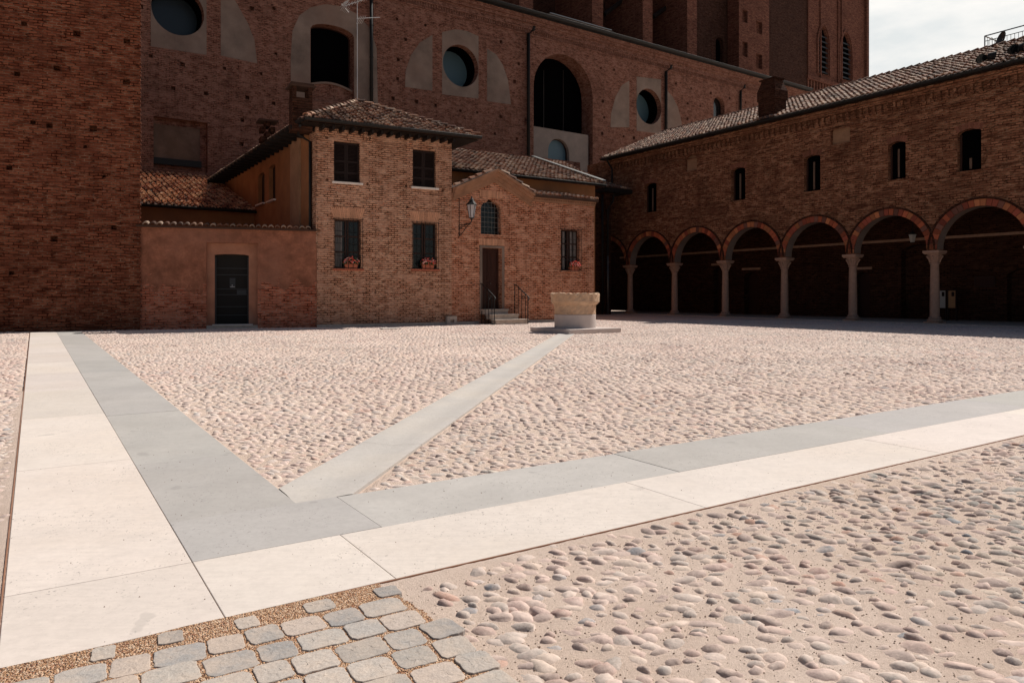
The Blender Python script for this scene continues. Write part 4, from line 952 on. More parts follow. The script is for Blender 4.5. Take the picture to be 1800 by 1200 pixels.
# ================================================================== ANNEX (gabled front)
AN = VP(HO.w(uR, 0).to_2d(), vdir(2881)); uA = AN.u(1044)
annex = thing('gabled_annex', AN.w(uA / 2, 0), 'single-storey brick annex with a gabled front, arched grille window and brown door', 'house')
def az(x, y, o=0): return AN.uz(x, y, o)
ap = az(868, 308); gl = az(797, 340); gr = az(932, 350); ev = AN.z(990, 352)
aw = rect(AN, 845, 350, 881, 412); mid_ = (aw[0] + aw[1]) / 2; hw = (aw[1] - aw[0]) / 2
awP = [(aw[0], aw[2]), (aw[1], aw[2]), (aw[1], aw[3] - .38), (mid_ + hw * .8, aw[3] - .2), (mid_ + hw * .42, aw[3] - .13), (mid_ + hw * .3, aw[3] - .03), (mid_, aw[3] + .02), (mid_ - hw * .3, aw[3] - .03), (mid_ - hw * .42, aw[3] - .13), (mid_ - hw * .8, aw[3] - .2), (aw[0], aw[3] - .38)]
rw = rect(AN, 986, 404, 1019, 476); dd = rect(AN, 847.5, 436, 882, 543)
mb = MB(); wall(mb, AN, [(0.004, 0), (uA, 0), (uA, ev), (gr[0], ev), (gr[0], gr[1]), ap, (0.004, gl[1])], [(awP, .3, False), (rpoly(rw), .24, False), (rpoly(dd), .30, False)], off=.004)
e = AN.w(uA, 0, .004); f_ = e - AN.n * 9; mb.face([e, f_, (f_.x, f_.y, ev), (e.x, e.y, ev)])
mb.build('wall', 'brick_annex', annex)
# raking cornice
mb = MB()
def rake(a, b_, th, o0, o1, sh=0):
    P = [(a[0], a[1] + sh), (b_[0], b_[1] + sh), (b_[0], b_[1] + sh + th), (a[0], a[1] + sh + th)]; 
    if area(P) < 0: P = P[::-1]
    wall(mb, AN, P, [], off=o1, thick=o1 - o0)
apx = (ap[0], ap[1]); A0 = (.03, gl[1]); A1 = (gr[0] + .02, gr[1] - .02)
for th, o1, sh in ((.12, .09, -.30), (.15, .14, -.17), (.13, .24, -.015), (.10, .36, .12)):
    rake(A0, (apx[0] - .001, apx[1]), th, .006, o1, sh); rake((apx[0] + .001, apx[1]), A1, th, .006, o1, sh)
mb.build('raking_cornice', 'cornice_brown', annex)
for Q in (A0, A1): mb = MB(); ridge_tiles(mb, AN.w(Q[0], Q[1] + .23, .24), AN.w(apx[0], apx[1] + .23, .24), .12); mb.build('verge_tiles', 'tile', annex, colors=True)
BD = 1.9
mb = MB(); 
for a, b_ in ((A0, apx), (apx, A1)): mb.face([AN.w(a[0], a[1] + .225, .3), AN.w(b_[0], b_[1] + .225, .3), AN.w(b_[0], b_[1] + .225, -BD), AN.w(a[0], a[1] + .225, -BD)])
mb.build('gable_roof', 'tile_under', annex)
# low eave to the right with tiles and dentils
mb = MB(); pbox(mb, AN, gr[0] + .03, uA + .02, ev - .02, ev + .08, -.1, .13); pbox(mb, AN, gr[0] + .03, uA + .02, ev - .16, ev - .08, .006, .07)
u_ = gr[0] + .05
while u_ < uA: pbox(mb, AN, u_, u_ + .06, ev - .08, ev - .02, .006, .10); u_ += .13
mb.build('eave_cornice', 'cornice_brown', annex)
P0 = AN.w(gr[0] + .02, ev + .10, .2); Vv = (-AN.n + Vector((0, 0, .22))).normalized(); tiled(P0, AN.d, Vv, [(0, 0), (uA - gr[0] + .1, 0), (uA - gr[0] + .1, 2.1), (0, 2.1)], 'eave_roof', annex)
# rear block
RB = AN.shift(-BD); ze1 = RB.z(960, 318); 
mb = MB(); ur = RB.u(1046); wall(mb, RB, [(-.4, 0), (ur, 0), (ur, ze1), (-.4, ze1)], []); f0 = RB.w(ur, 0); f_ = f0 - RB.n * 8; mb.face([f0, f_, (f_.x, f_.y, ze1), (f0.x, f0.y, ze1)]); mb.build('rear_wall', 'ochre_plaster', annex)
P0 = RB.w(-.4, ze1 + .06, .35); RT = RB.shift(-6.2); zt_ = RT.z(935, 279); Vv = Vector((0, 0, zt_ - ze1 - .06)) - RB.n * 6.55; ln = Vv.length; Vv.normalize()
tiled(P0, RB.d, Vv, [(0, 0), (ur + .7, 0), (ur + 3.2, ln), (0, ln)], 'roof', annex)
gutter(RB, -.4, ur + .3, ze1 + .02, .43, .08, 'dark_metal', annex)
mb = MB(); a = RT.uz(937, 277); pa = RT.w(a[0], zt_ + .12, 0); pb = RB.w(ur + .2, ze1 + .2, .42); nn = Vector((0, 0, .05)); sd_ = (pb - pa).cross(Vector((0, 0, 1))).normalized() * .13
mb.hexa([pa - sd_, pb - sd_, pb + sd_, pa + sd_, pa - sd_ + nn, pb - sd_ + nn, pb + sd_ + nn, pa + sd_ + nn]); mb.build('valley_flashing', 'zinc', annex)
mb = MB(); wall(mb, RT, [(-.5, ze1), (ur + 4.0, ze1), (ur + 4.0, zt_ + .12), (-.5, zt_ + .12)], [], thick=.3); mb.build('parapet', 'brick_church', annex)
# arched window with grille
mb = MB(); wall(mb, AN, awP, [], off=-.28); w = mb.build('arched_window', 'glass_dark', annex)
mb = MB()
for k in range(6): u_ = aw[0] + (aw[1] - aw[0]) * (k + .5) / 6; mb.tube([AN.w(u_, aw[2], -.12), AN.w(u_, aw[3] - .12, -.12)], .009, 5)
for k in range(7): zz = aw[2] + .1 + k * .2; mb.tube([AN.w(aw[0], zz, -.115), AN.w(aw[1], zz, -.115)], .009, 5)
mb.build('window_grille', 'grey_metal', w)
lintel(AN, (aw[0], aw[1], aw[2], aw[3] + .04), annex, 'brick_annex', .28, .06)
grilled(AN, rw, annex, .98, 'brick_annex'); lintel(AN, (dd[0] - .1, dd[1] + .1, dd[2], dd[3] + .1), annex, 'brick_annex', .26, .05)
mb = MB()    # rendered frame round the door
pbox(mb, AN, dd[0] - .12, dd[0] - .001, dd[2], dd[3] + .09, .006, .022); pbox(mb, AN, dd[1] + .001, dd[1] + .12, dd[2], dd[3] + .09, .006, .022); pbox(mb, AN, dd[0] - .001, dd[1] + .001, dd[3] + .001, dd[3] + .09, .006, .022); mb.build('door_surround', 'grey_plaster', annex)
mb = MB(); wall(mb, AN, rpoly(dd), [], off=-.27); door = mb.build('door', 'door_wood', annex)
mb = MB(); c_ = (dd[0] + dd[1]) / 2; 
for a, b_ in ((dd[0] + .02, c_ - .008), (c_ + .008, dd[1] - .02)):
    for u_ in (a, b_ - .07): pbox(mb, AN, u_, u_ + .07, dd[2] + .01, dd[3] - .02, -.268, -.235)
    for zz in (dd[2] + .01, dd[2] + .62, dd[2] + 1.1, dd[2] + 1.38, dd[3] - .12): pbox(mb, AN, a + .07, b_ - .07, zz, zz + .09, -.268, -.238)
    pbox(mb, AN, a + .10, b_ - .10, dd[2] + .13, dd[2] + .58, -.268, -.25); pbox(mb, AN, a + .10, b_ - .10, dd[2] + 1.5, dd[3] - .16, -.268, -.25)
mb.build('door_panels', 'door_wood', door)
mb = MB(); mb.lathe(AN.w(c_ + .06, dd[2] + 1.02, -.215), [(.001, 0), (.02, .01), (.02, .03), (.001, .04)], 8); mb.build('handle', 'grey_metal', door)
# steps
zs = dd[2]
for k, (a, b_, o1) in enumerate(((dd[0] - .12, dd[1] + .14, .34), (dd[0] - .02, dd[1] + .42, .68), (dd[0] + .02, dd[1] + .66, 1.02))):
    mb = MB(); z1 = zs - k * zs / 3; pbox(mb, AN, a, b_, z1 - .055, z1 - .001, .006 if k == 0 else o1 - .40, o1); pbox(mb, AN, a + .03, b_ - .03, z1 - zs / 3 + .0, z1 - .056, .006 if k == 0 else o1 - .40, o1 - .03)
    mb.build('step', 'step_stone', annex, bevel=.008)
mb = MB(); pbox(mb, AN, .0, dd[0] - .15, 0, .11, .006, .04); pbox(mb, AN, dd[1] + .7, uA, 0, .11, .006, .04); mb.build('base_course', 'step_stone', annex)
# handrails
def handrail(u, label):
    t = thing('handrail', AN.w(u, 0, .6), label, 'handrail', 'handrails beside the door steps')
    mb = MB(); pts = [AN.w(u, 1.62, .05), AN.w(u, 1.58, .25), AN.w(u, 1.10, 1.12), AN.w(u, 1.02, 1.2), AN.w(u, .96, 1.16), AN.w(u, .98, 1.08)]; mb.tube(pts, .022, 7); mb.build('rail', 'dark_metal', t, smooth=True)
    for k, o in enumerate((.14, .40, .66, .92, 1.1)):
        zt2 = 1.58 - (o - .25) * .55 if o > .25 else 1.60; mb = MB(); mb.tube([AN.w(u, .0, o), AN.w(u, zt2, o)], .013 if k not in (0, 4) else .018, 6); mb.build('baluster', 'dark_metal', t)
    mb = MB(); pts = []
    for k in range(14): a = k * .55; r_ = .11 * (1 - k / 18); pts.append(AN.w(u, 1.05 + r_ * math.sin(a) , .78 + r_ * math.cos(a)))
    mb.tube(pts, .011, 5); mb.build('scroll', 'dark_metal', t)
handrail(dd[0] - .10, 'wrought iron handrail with scroll on the left side of the brown door steps')
handrail(dd[1] + .55, 'wrought iron handrail with scroll on the right side of the brown door steps')
# vent housing at the foot of the wall
vt = thing('vent_box', AN.w(.25, 0, .1), 'small grey stone vent box at the foot of the brick wall, left of the steps', 'vent')
mb = MB(); wall(mb, AN.shift(.16), [(AN.u(783), 0), (AN.u(800), 0), (AN.u(800), .34), (AN.u(783), .34)], [(rpoly((AN.u(788), AN.u(795), .08, .2)), .1, True)], thick=.15); mb.build('housing', 'step_stone', vt)
dc = thing('drain_cover', gpt(686, 578.5), 'small pale drain slab in the cobbles at the foot of the house wall', 'drain cover')
mb = MB(); c_ = gpt(686, 578.5); P = [c_ + HO.d * a - HO.n * b_ for a, b_ in ((-.32, -.2), (.32, -.2), (.32, .2), (-.32, .2))]; mb.hexa([(p.x, p.y, 0) for p in P] + [(p.x, p.y, .045) for p in P]); mb.build('slab', 'sill_stone', dc)

# ------------------------------------------------------------------ flower boxes
def flowerbox(pl, r, x, label, rich):
    u = pl.u(x); z0 = r[2] + .002; t = thing('flower_box', pl.w(u, z0, .0), label, 'flower box', 'flower boxes on the window sills')
    mb = MB(); w, w2 = .21, .25; f = lambda a, o, z: pl.w(u + a, z, o)
    mb.hexa([f(-w, .055, z0), f(w, .055, z0), f(w, -.09, z0), f(-w, -.09, z0), f(-w2, .062, z0 + .16), f(w2, .062, z0 + .16), f(w2, -.10, z0 + .16), f(-w2, -.10, z0 + .16)])
    pbox(mb, pl, u - w2 - .012, u + w2 + .012, z0 + .145, z0 + .175, -.105, .066); mb.build('trough', 'terracotta', t)
    mb = MB()
    for _ in range(260):
        a = random.uniform(-.30, .30); o = random.uniform(-.09, .16); z = z0 + .16 + random.random() ** 1.3 * .26 * (1 - (a / .36) ** 2); p = f(a, o, z); d = Vector([random.gauss(0, 1) for _ in range(3)]).normalized(); e_ = d.orthogonal().normalized(); s_ = random.uniform(.018, .034)
        mb.face([p - d * s_, p + e_ * s_ * .8, p + d * s_, p - e_ * s_ * .8])
    mb.build('foliage', 'leaf', t)
    mb = MB()
    for _ in range(rich):
        a = random.uniform(-.29, .29); o = random.uniform(-.02, .17); z = z0 + .19 + random.random() * .25 * (1 - (a / .40) ** 2); c_ = f(a, o, z)
        mb.col = random.choice([(.85, .10, .08), (.90, .34, .32), (.88, .18, .13), (.95, .6, .55)])
        for _ in range(6):
            d = Vector([random.gauss(0, 1) for _ in range(3)]).normalized(); e_ = d.orthogonal().normalized(); p = c_ + d * .018; s_ = .021; mb.face([p - e_ * s_, p + d.cross(e_) * s_, p + e_ * s_, p - d.cross(e_) * s_])
    mb.build('blossoms', 'petal', t, colors=True)
flowerbox(HO, lw1, 617, 'terracotta flower box of pink blossoms in the left ground-floor window of the house', 75)
flowerbox(HO, lw2, 752, 'terracotta flower box of pink blossoms in the barred window nearest the wall lantern', 95)
flowerbox(AN, rw, 1009, 'terracotta flower box of bright coral blossoms in the window right of the brown door', 130)

# ------------------------------------------------------------------ wall lantern
LX = AN.u(829, .62); LO = .62; zl = AN.z(829, 391, LO); lt_ = AN.z(829, 366, LO)
lan = thing('wall_lantern', AN.w(AN.u(806), AN.z(806, 400), 0), 'black wrought iron wall lantern on a scrolled bracket beside the arched grille window', 'lantern')
ub_ = AN.u(807); zb = AN.z(807, 400); A = lambda t_, z: AN.w(ub_ + (LX - ub_) * t_, z, .01 + (LO - .01) * t_)
mb = MB(); mb.tube([A(0, zb + .1), A(.35, zb + .1), A(.8, zb + .12), A(1, zb + .2)], .016); mb.tube([A(0, zb - .32), A(.3, zb - .2), A(.6, zb + .02), A(.95, zb + .14)], .016)
mb.tube([A(0, zb + .18), A(0, zb - .38)], .02)
for c0, r0, s0 in ((.22, .085, 1), (.45, .06, -1), (.12, .06, -1)):
    pts = [A(c0 + r0 * (1 - k / 16) * math.cos(s0 * k * .6) * 1.2, zb - .04 + (c0 * .2) + r0 * (1 - k / 16) * math.sin(s0 * k * .6)) for k in range(13)]; mb.tube(pts, .010, 5)
mb.build('bracket', 'dark_metal', lan)
lc = A(1, 0); hb, ht = zb + .34, zb + .34 + .52
def hexring(r, z): return [(lc.x + r * math.cos(math.pi / 3 * k + .3), lc.y + r * math.sin(math.pi / 3 * k + .3), z) for k in range(6)]
ra_, rb_ = hexring(.095, hb), hexring(.185, ht)
mb = MB()
for k in range(6): j = (k + 1) % 6; mb.face([ra_[k], ra_[j], rb_[j], rb_[k]])
mb.build('glass', 'lamp_glass', lan)
mb = MB()
for k in range(6): j = (k + 1) % 6; mb.tube([ra_[k], rb_[k]], .011, 5); mb.tube([rb_[k], rb_[j]], .013, 5); mb.tube([ra_[k], ra_[j]], .012, 5)
mb.lathe((lc.x, lc.y, 0), [(.001, hb - .16), (.03, hb - .13), (.018, hb - .09), (.05, hb - .04), (.095, hb)], 8); mb.lathe((lc.x, lc.y, 0), [(.21, ht), (.19, ht + .03), (.11, ht + .13), (.085, ht + .16), (.10, ht + .18), (.05, ht + .23), (.02, ht + .27), (.035, ht + .30), (.001, ht + .34)], 6)
mb.build('lamp_frame', 'dark_metal', lan)
mb = MB(); mb.lathe((lc.x, lc.y, 0), [(.001, hb + .08), (.03, hb + .1), (.045, hb + .2), (.03, hb + .3), (.001, hb + .33)], 10); mb.build('bulb', 'white_metal', lan, smooth=True)
mb = MB(); mb.tube([AN.w(ub_, zb + .18, .02), AN.w(ub_, AN.z(806, 343), .02)], .012, 5); mb.build('cable', 'dark_metal', lan)

# ------------------------------------------------------------------ aerial
an = thing('television_aerial', PK, 'thin television aerial mast rising from the peak of the house roof', 'aerial')
PA = VP(PK.to_2d(), HO.d.to_2d()); zt_ = PA.z(627, 0); mb = MB(); mb.tube([(PK.x, PK.y, PK.z - .1), (PK.x, PK.y, PA.z(627, -14))], .015, 6); mb.build('mast', 'white_metal', an)
def pp(x, y, o=0): u, z = PA.uz(x, y); return PA.w(u, z, o)
mb = MB(); mb.tube([pp(603, 12), pp(650, -4)], .018, 5)
for k in range(9): c_ = pp(606 + k * 5.2, 11 - k * 1.7); mb.tube([c_ + PA.n * .28 + Vector((0, 0, .02)), c_ - PA.n * .28], .010, 4)
for k in range(5):
    for s_ in (-1, 1): mb.tube([pp(602 + k * 2.4, 11 + s_ * (3 + k * 1.2), .3), pp(602 + k * 2.4, 11 + s_ * (3 + k * 1.2), -.3)], .012, 4)
mb.tube([pp(600, 7), pp(613, 22)], .012, 4); mb.tube([pp(600, 15), pp(612, 4)], .012, 4); mb.build('upper_antenna', 'white_metal', an)
mb = MB(); mb.tube([pp(627, 33), pp(668, 31)], .014, 5)
for k in range(4): c_ = pp(630 + k * 3, 33); mb.tube([c_ + PA.n * .3, c_ - PA.n * .3 + Vector((0, 0, -.12))], .012, 4)
mb.build('lower_antenna', 'white_metal', an)

# ================================================================== LINK BLOCK
LK = VP(base_pt(1072, 35.2), vdir(2881)); ua_, ub2 = LK.u(1030), 0.0
link = thing('link_block', LK.o, 'narrow dark corner block with downpipes and black eaves between annex and arcade', 'outbuilding')
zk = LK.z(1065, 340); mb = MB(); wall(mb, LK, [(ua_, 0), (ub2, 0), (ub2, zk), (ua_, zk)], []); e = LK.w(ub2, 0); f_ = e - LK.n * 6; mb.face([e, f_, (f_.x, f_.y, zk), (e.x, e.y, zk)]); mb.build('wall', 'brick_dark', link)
mb = MB(); pbox(mb, LK, LK.u(1062), ub2 - .02, 0, zk - .3, .004, .12); pbox(mb, LK, LK.u(1056), ub2 + .06, zk - .35, zk, .004, .25); mb.build('pilaster', 'brick_dark', link)
mb = MB(); kz = LK.z(1075, 327); q0, q1 = LK.u(1050), LK.u(1098); q = [LK.w(q0, zk, .7), LK.w(q1, zk, .7), LK.w(q1, zk, -3), LK.w(q0, zk, -3)]; mb.hexa(q + [p + Vector((0, 0, .22)) for p in q]); mb.build('eave', 'dark_metal', link)
P0 = LK.w(q0, zk + .24, .7); Vv = (-LK.n + Vector((0, 0, .3))).normalized(); tiled(P0, LK.d, Vv, [(0, 0), (q1 - q0, 0), (q1 - q0, 3.6), (0, 3.6)], 'roof', link)
for x, m_ in ((1059, 'dark_metal'), (1068.5, 'grey_metal')):
    pipe(LK, x, 342 if x < 1065 else 450, 552, .3, .065, link, m_)
mb = MB(); u_ = LK.u(1068.5, .3); mb.tube([LK.w(u_ + .3, zk - .1, .5), LK.w(u_ + .3, zk - .5, .4), LK.w(u_, zk - 1.0, .3), LK.w(u_, LK.z(1068, 450), .3)], .06, 8); mb.build('downpipe', 'dark_metal', link)

# ================================================================== ARCADE WING
kW = .0334; WG = VP(base_pt(1374, kW * 1314), (D1.x, D1.y))
wing = thing('arcade_wing', WG.o, 'long two-storey brick wing with an arcade of stone columns along the right side', 'building')
SPR = 2.95; cols = [1103, 1181, 1270, 1374, 1494, 1638]; cu = [WG.u(x) for x in cols]; st = (cu[0] - cu[-1]) / 5
cu = [cu[0] + st] + cu; [cu.append(cu[-1] - st) for _ in range(3)]
uE = WG.u(1072); uN = cu[-1] - .4; EAV = WG.z(1400, 517 - .2375 * 1340, .0) - .35
EO = .5; EAV = WG.z(1400, 517 - .2365 * 1340, EO)
# wall with scalloped lower edge
bot = []; ARR = []
for a, b_ in zip(cu[:-1], cu[1:]):     # a > b (u grows away from the camera)
    c_ = (a + b_) / 2; r_ = (a - b_) / 2 - .19; ARR.append((c_, r_))
seq = []
for c_, r_ in ARR:
    arc = [(c_ + r_ * math.cos(math.pi * k / 20), SPR + .04 + r_ * .97 * math.sin(math.pi * k / 20)) for k in range(21)]
    seq += [(c_ + r_, SPR)] + arc + [(c_ - r_, SPR)]
# cut the far part at uE
seq = [(cu[0] + .19, SPR)] + seq + [(uN, SPR)]
uF = cu[0] + .25
outer = [(uF, SPR)] + seq + [(uN, EAV), (uF, EAV)]
ded = []
for p in outer:
    if not ded or (abs(p[0] - ded[-1][0]) + abs(p[1] - ded[-1][1])) > 1e-4: ded.append(p)
outer = ded
wpx = [(1133, 321, 1154, 373), (1285, 294, 1310, 352), (1413, 272, 1442, 336), (1561, 248, 1592, 315), (1683, 226, 1725, 300)]; bpx = [(1205, 273, 1225, 300), (1461, 221, 1494, 252)]
wr = [rect(WG, *r) for r in wpx]; br_ = [rect(WG, *r) for r in bpx]
hl = [(archpoly(r[0], r[1], r[2], r[3], rise=.14, n=6), .28, False) for r in wr] + [(archpoly(r[0], r[1], r[2], r[3], rise=.18, n=6), .14, False) for r in br_]
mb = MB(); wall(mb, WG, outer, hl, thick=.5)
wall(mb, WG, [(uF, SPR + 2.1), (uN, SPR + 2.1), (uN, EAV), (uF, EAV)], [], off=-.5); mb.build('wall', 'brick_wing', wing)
for i, r in enumerate(wr):
    P = archpoly(r[0], r[1], r[2], r[3], rise=.14, n=6); mb = MB(); wall(mb, WG, P, [], off=-.27); w = mb.build('window', 'black', wing)
    mb = MB(); wd = r[1] - r[0]; pbox(mb, WG, r[1] - .06, r[1] - .001, r[2], r[3] - .16, -.268, -.20); 
    mb.build('window_frame', 'frame_wood', w)
    mb = MB(); pbox(mb, WG, r[0] + wd * .52, r[0] + wd * .62, r[2] + .1, r[3] - (.3 if i != 4 else 1.1), -.268, -.24) ; mb.build('curtain', 'dull_plaster', w)
    mb = MB(); pbox(mb, WG, r[0] - .08, r[1] + .08, r[2] - .07, r[2] - .003, -.2, .04); mb.build('window_sill', 'brick_wing', w)
    mb = MB(); n = 9; C_ = ((r[0] + r[1]) / 2)
    for k in range(n):
        t0, t1 = (k - n / 2) / n, (k + .85 - n / 2) / n; q = [(C_ + t0 * wd, r[3] + .01 - abs(t0) * .24), (C_ + t1 * wd, r[3] + .01 - abs(t1) * .24), (C_ + t1 * wd * 1.25, r[3] + .24 - abs(t1) * .2), (C_ + t0 * wd * 1.25, r[3] + .24 - abs(t0) * .2)]
        v = random.uniform(.7, 1.2); mb.col = (.20 * v, .08 * v, .05 * v); mb.face([WG.w(a, z, .012) for a, z in q])
    mb.build('lintel', 'voussoir', w, colors=True)
for r in br_:
    mb = MB(); wall(mb, WG, archpoly(r[0], r[1], r[2], r[3], rise=.18, n=6), [], off=-.135); mb.build('blind_window', 'niche_plaster', wing)
# archivolts: terracotta voussoirs with an outer moulding
for c_, r_ in ARR:
    if c_ > uE + 1.9: pass
    mb = MB(); n = 26
    for k in range(n):
        a0, a1 = math.pi * k / n + .006, math.pi * (k + 1) / n - .006; v = random.uniform(.6, 1.25); mb.col = random.choice([(.40 * v, .105 * v, .05 * v), (.30 * v, .075 * v, .045 * v), (.44 * v, .16 * v, .07 * v), (.20 * v, .085 * v, .06 * v)])
        R0, R1 = r_ + .004, r_ + .27; q = [(R0, a0), (R1, a0), (R1, a1), (R0, a1)]; P = [(c_ + R * math.cos(a), SPR + .04 + R * .97 * math.sin(a)) for R, a in q]
        fr = [WG.w(x, z, .03) for x, z in P]; bk_ = [WG.w(x, z, .001) for x, z in P]; mb.face(fr)
        for i in range(4): j = (i + 1) % 4; mb.face([fr[i], bk_[i], bk_[j], fr[j]])
    av = mb.build('archivolt', 'voussoir', wing, colors=True)
    mb = MB(); O = [(c_ + (r_ + .345) * math.cos(math.pi * k / 28), SPR + .04 + (r_ + .345) * .97 * math.sin(math.pi * k / 28)) for k in range(29)]; I = [(c_ + (r_ + .28) * math.cos(math.pi * k / 28), SPR + .04 + (r_ + .28) * .97 * math.sin(math.pi * k / 28)) for k in range(29)]
    for k in range(28):
        q = [O[k], O[k + 1], I[k + 1], I[k]]; fr = [WG.w(x, z, .075) for x, z in q]; bk_ = [WG.w(x, z, .002) for x, z in q]; mb.face(fr)
        for i in (0, 2): j = (i + 1) % 4; mb.face([fr[i], bk_[i], bk_[j], fr[j]])
    mb.build('hood_moulding', 'brick_dark', av)
    mb = MB()     # plastered soffit lining just inside the arch
    for k in range(20):
        a0, a1 = math.pi * k / 20, math.pi * (k + 1) / 20; R = r_ - .006; mb.face([WG.w(c_ + R * math.cos(a0), SPR + .04 + R * .97 * math.sin(a0), -.02), WG.w(c_ + R * math.cos(a1), SPR + .04 + R * .97 * math.sin(a1), -.02), WG.w(c_ + R * math.cos(a1), SPR + .04 + R * .97 * math.sin(a1), -.49), WG.w(c_ + R * math.cos(a0), SPR + .04 + R * .97 * math.sin(a0), -.49)])
    mb.build('intrados', 'grey_plaster', av)
# columns
proto = None
def column(u, parent):
    global proto
    c = WG.w(u, 0, -.22)
    if proto is None:
        o = bpy.data.objects.new('column', None); 
        COL.objects.link(o); o.parent = None; o.location = (0, 0, 0)
        bpy.context.view_layer.update()
        mb = MB(); ex = WG.d; ey = WG.n
        def sq(s0, s1, z0, z1): mb.hexa([tuple(ex * a * s0 + ey * b_ * s0 + Vector((0, 0, z0))) for a, b_ in ((-1, -1), (-1, 1), (1, 1), (1, -1))] + [tuple(ex * a * s1 + ey * b_ * s1 + Vector((0, 0, z1))) for a, b_ in ((-1, -1), (-1, 1), (1, 1), (1, -1))])
        sq(.30, .30, -.02, .10); mb.lathe((0, 0, 0), [(.26, .10), (.285, .13), (.285, .17), (.25, .20), (.215, .215), (.235, .24), (.235, .265), (.205, .285), (.185, .31)], 20)
        pb = mb.build('base', 'column_stone', None, smooth=False); pb.parent = o
        mb = MB(); mb.lathe((0, 0, 0), [(.180, .31), (.178, .9), (.170, 1.6), (.155, 2.36), (.155, 2.40)], 20); ps = mb.build('shaft', 'column_stone', None, smooth=True); ps.parent = o
        mb = MB(); mb.lathe((0, 0, 0), [(.18, 2.40), (.185, 2.44), (.155, 2.47), (.17, 2.55), (.205, 2.66), (.25, 2.76), (.265, 2.80)], 16)
        for k in range(8):
            a = k * math.pi / 4; p = Vector((math.cos(a), math.sin(a), 0)); mb.tube([p * .17 + Vector((0, 0, 2.48)), p * .21 + Vector((0, 0, 2.6)), p * .275 + Vector((0, 0, 2.7)), p * .30 + Vector((0, 0, 2.73))], .035, 5)
        sq(.27, .31, 2.80, 2.86); sq(.32, .32, 2.86, 2.945)
        pc = mb.build('capital', 'column_stone', None); pc.parent = o
        proto = (o, [pb, ps, pc]); root = o
    else:
        root = proto[0].copy(); COL.objects.link(root)
        for ch in proto[1]: k = ch.copy(); COL.objects.link(k); k.parent = root
    root.location = c; root.parent = parent; root.matrix_parent_inverse = parent.matrix_world.inverted()
    return root
for u in cu[:-1]: column(u, wing)
# step under the colonnade, floor, rear wall, ceiling
WB = WG.shift(-4.6); fl = .05
mb = MB(); pbox(mb, WG, uN, uF, 0, .045, -4.6, .22); mb.build('floor_slab', 'step_stone', wing)
bd = [rect(WB, 1308, 478, 1334, 560), rect(WB, 1254, 470, 1266, 560), rect(WB, 1504, 478, 1529, 570), rect(WB, 1584, 430, 1648, 575), rect(WB, 1770, 470, 1850, 590)]
hb2 = [(archpoly(r[0], r[1], .05, r[3], rise=min(.35, (r[1] - r[0]) * .4), n=8), .4, True) for r in bd]
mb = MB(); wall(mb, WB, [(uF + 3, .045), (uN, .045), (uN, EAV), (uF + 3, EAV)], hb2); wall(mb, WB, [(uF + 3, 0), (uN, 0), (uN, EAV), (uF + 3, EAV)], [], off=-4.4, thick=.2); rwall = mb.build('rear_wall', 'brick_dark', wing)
for r in bd[:3]:
    mb = MB(); wall(mb, WB, archpoly(r[0], r[1], .05, r[3], rise=min(.35, (r[1] - r[0]) * .4), n=8), [], off=-.38); d_ = mb.build('door', 'door_wood', wing)
    mb = MB(); pbox(mb, WB, r[0] - .12, r[1] + .12, r[3] + .12, r[3] + .24, .003, .06); mb.build('lintel', 'column_stone', d_)
mb = MB(); z_ = WB.z(1350, 437); pbox(mb, WB, uN, uF + 2, z_ - .06, z_ + .06, .003, .07); mb.build('string_course', 'column_stone', wing)
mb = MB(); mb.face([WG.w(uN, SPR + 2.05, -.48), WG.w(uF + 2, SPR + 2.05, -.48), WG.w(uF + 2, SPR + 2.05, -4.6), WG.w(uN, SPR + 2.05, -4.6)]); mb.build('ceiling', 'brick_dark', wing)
mb = MB(); e = WG.w(uF, SPR); f_ = WG.w(uF, 0, -9); mb.face([WG.w(uF, SPR + 1.0, 0), WG.w(uF, SPR + 1.0, -9), WG.w(uF, EAV, -9), WG.w(uF, EAV, 0)]); mb.build('end_wall', 'brick_wing', wing); mb = MB(); mb.face([WG.w(uN, 0, 0), WG.w(uN, 0, -9), WG.w(uN, EAV, -9), WG.w(uN, EAV, 0)]); mb.build('end_wall', 'brick_wing', wing)
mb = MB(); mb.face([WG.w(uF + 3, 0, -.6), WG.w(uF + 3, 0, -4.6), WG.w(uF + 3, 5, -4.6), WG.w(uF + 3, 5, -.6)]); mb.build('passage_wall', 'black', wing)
# eaves: dentil frieze, board, gutter, roof
mb = MB(); pbox(mb, WG, uN, uE, EAV - .18, EAV - .06, .003, .24); pbox(mb, WG, uN, uE, EAV - .34, EAV - .19, .003, .16); pbox(mb, WG, uN, uE, EAV - .98, EAV - .92, .003, .05)
u_ = uN
while u_ < uE - .3:
    pbox(mb, WG, u_, u_ + .10, EAV - .60, EAV - .35, .003, .13); pbox(mb, WG, u_ - .03, u_ + .13, EAV - .70, EAV - .61, .003, .08); u_ += .30
mb.build('eaves_frieze', 'brick_wing', wing)
mb = MB(); pbox(mb, WG, uN, uE + .2, EAV - .055, EAV - .005, -.1, EO); mb.build('eave_board', 'soffit', wing)
RD = 4.5; RZ = WG.z(1500, 517 - .2565 * 1440, -RD); P0 = WG.w(uE + .25, EAV + .09, EO); Vv = Vector((0, 0, RZ - EAV - .09)) - WG.n * (RD + EO); ln = Vv.length; Vv.normalize()
tiled(P0, -WG.d, Vv, [(0, 0), (uE + .25 - uN, 0), (uE + .25 - uN, ln), (0, ln)], 'roof', wing)
mb = MB(); mb.face([WG.w(uE + .25, RZ, -RD), WG.w(uN, RZ, -RD), WG.w(uN, EAV, -9.5), WG.w(uE + .25, EAV, -9.5)]); mb.build('rear_roof', 'tile_under', wing)
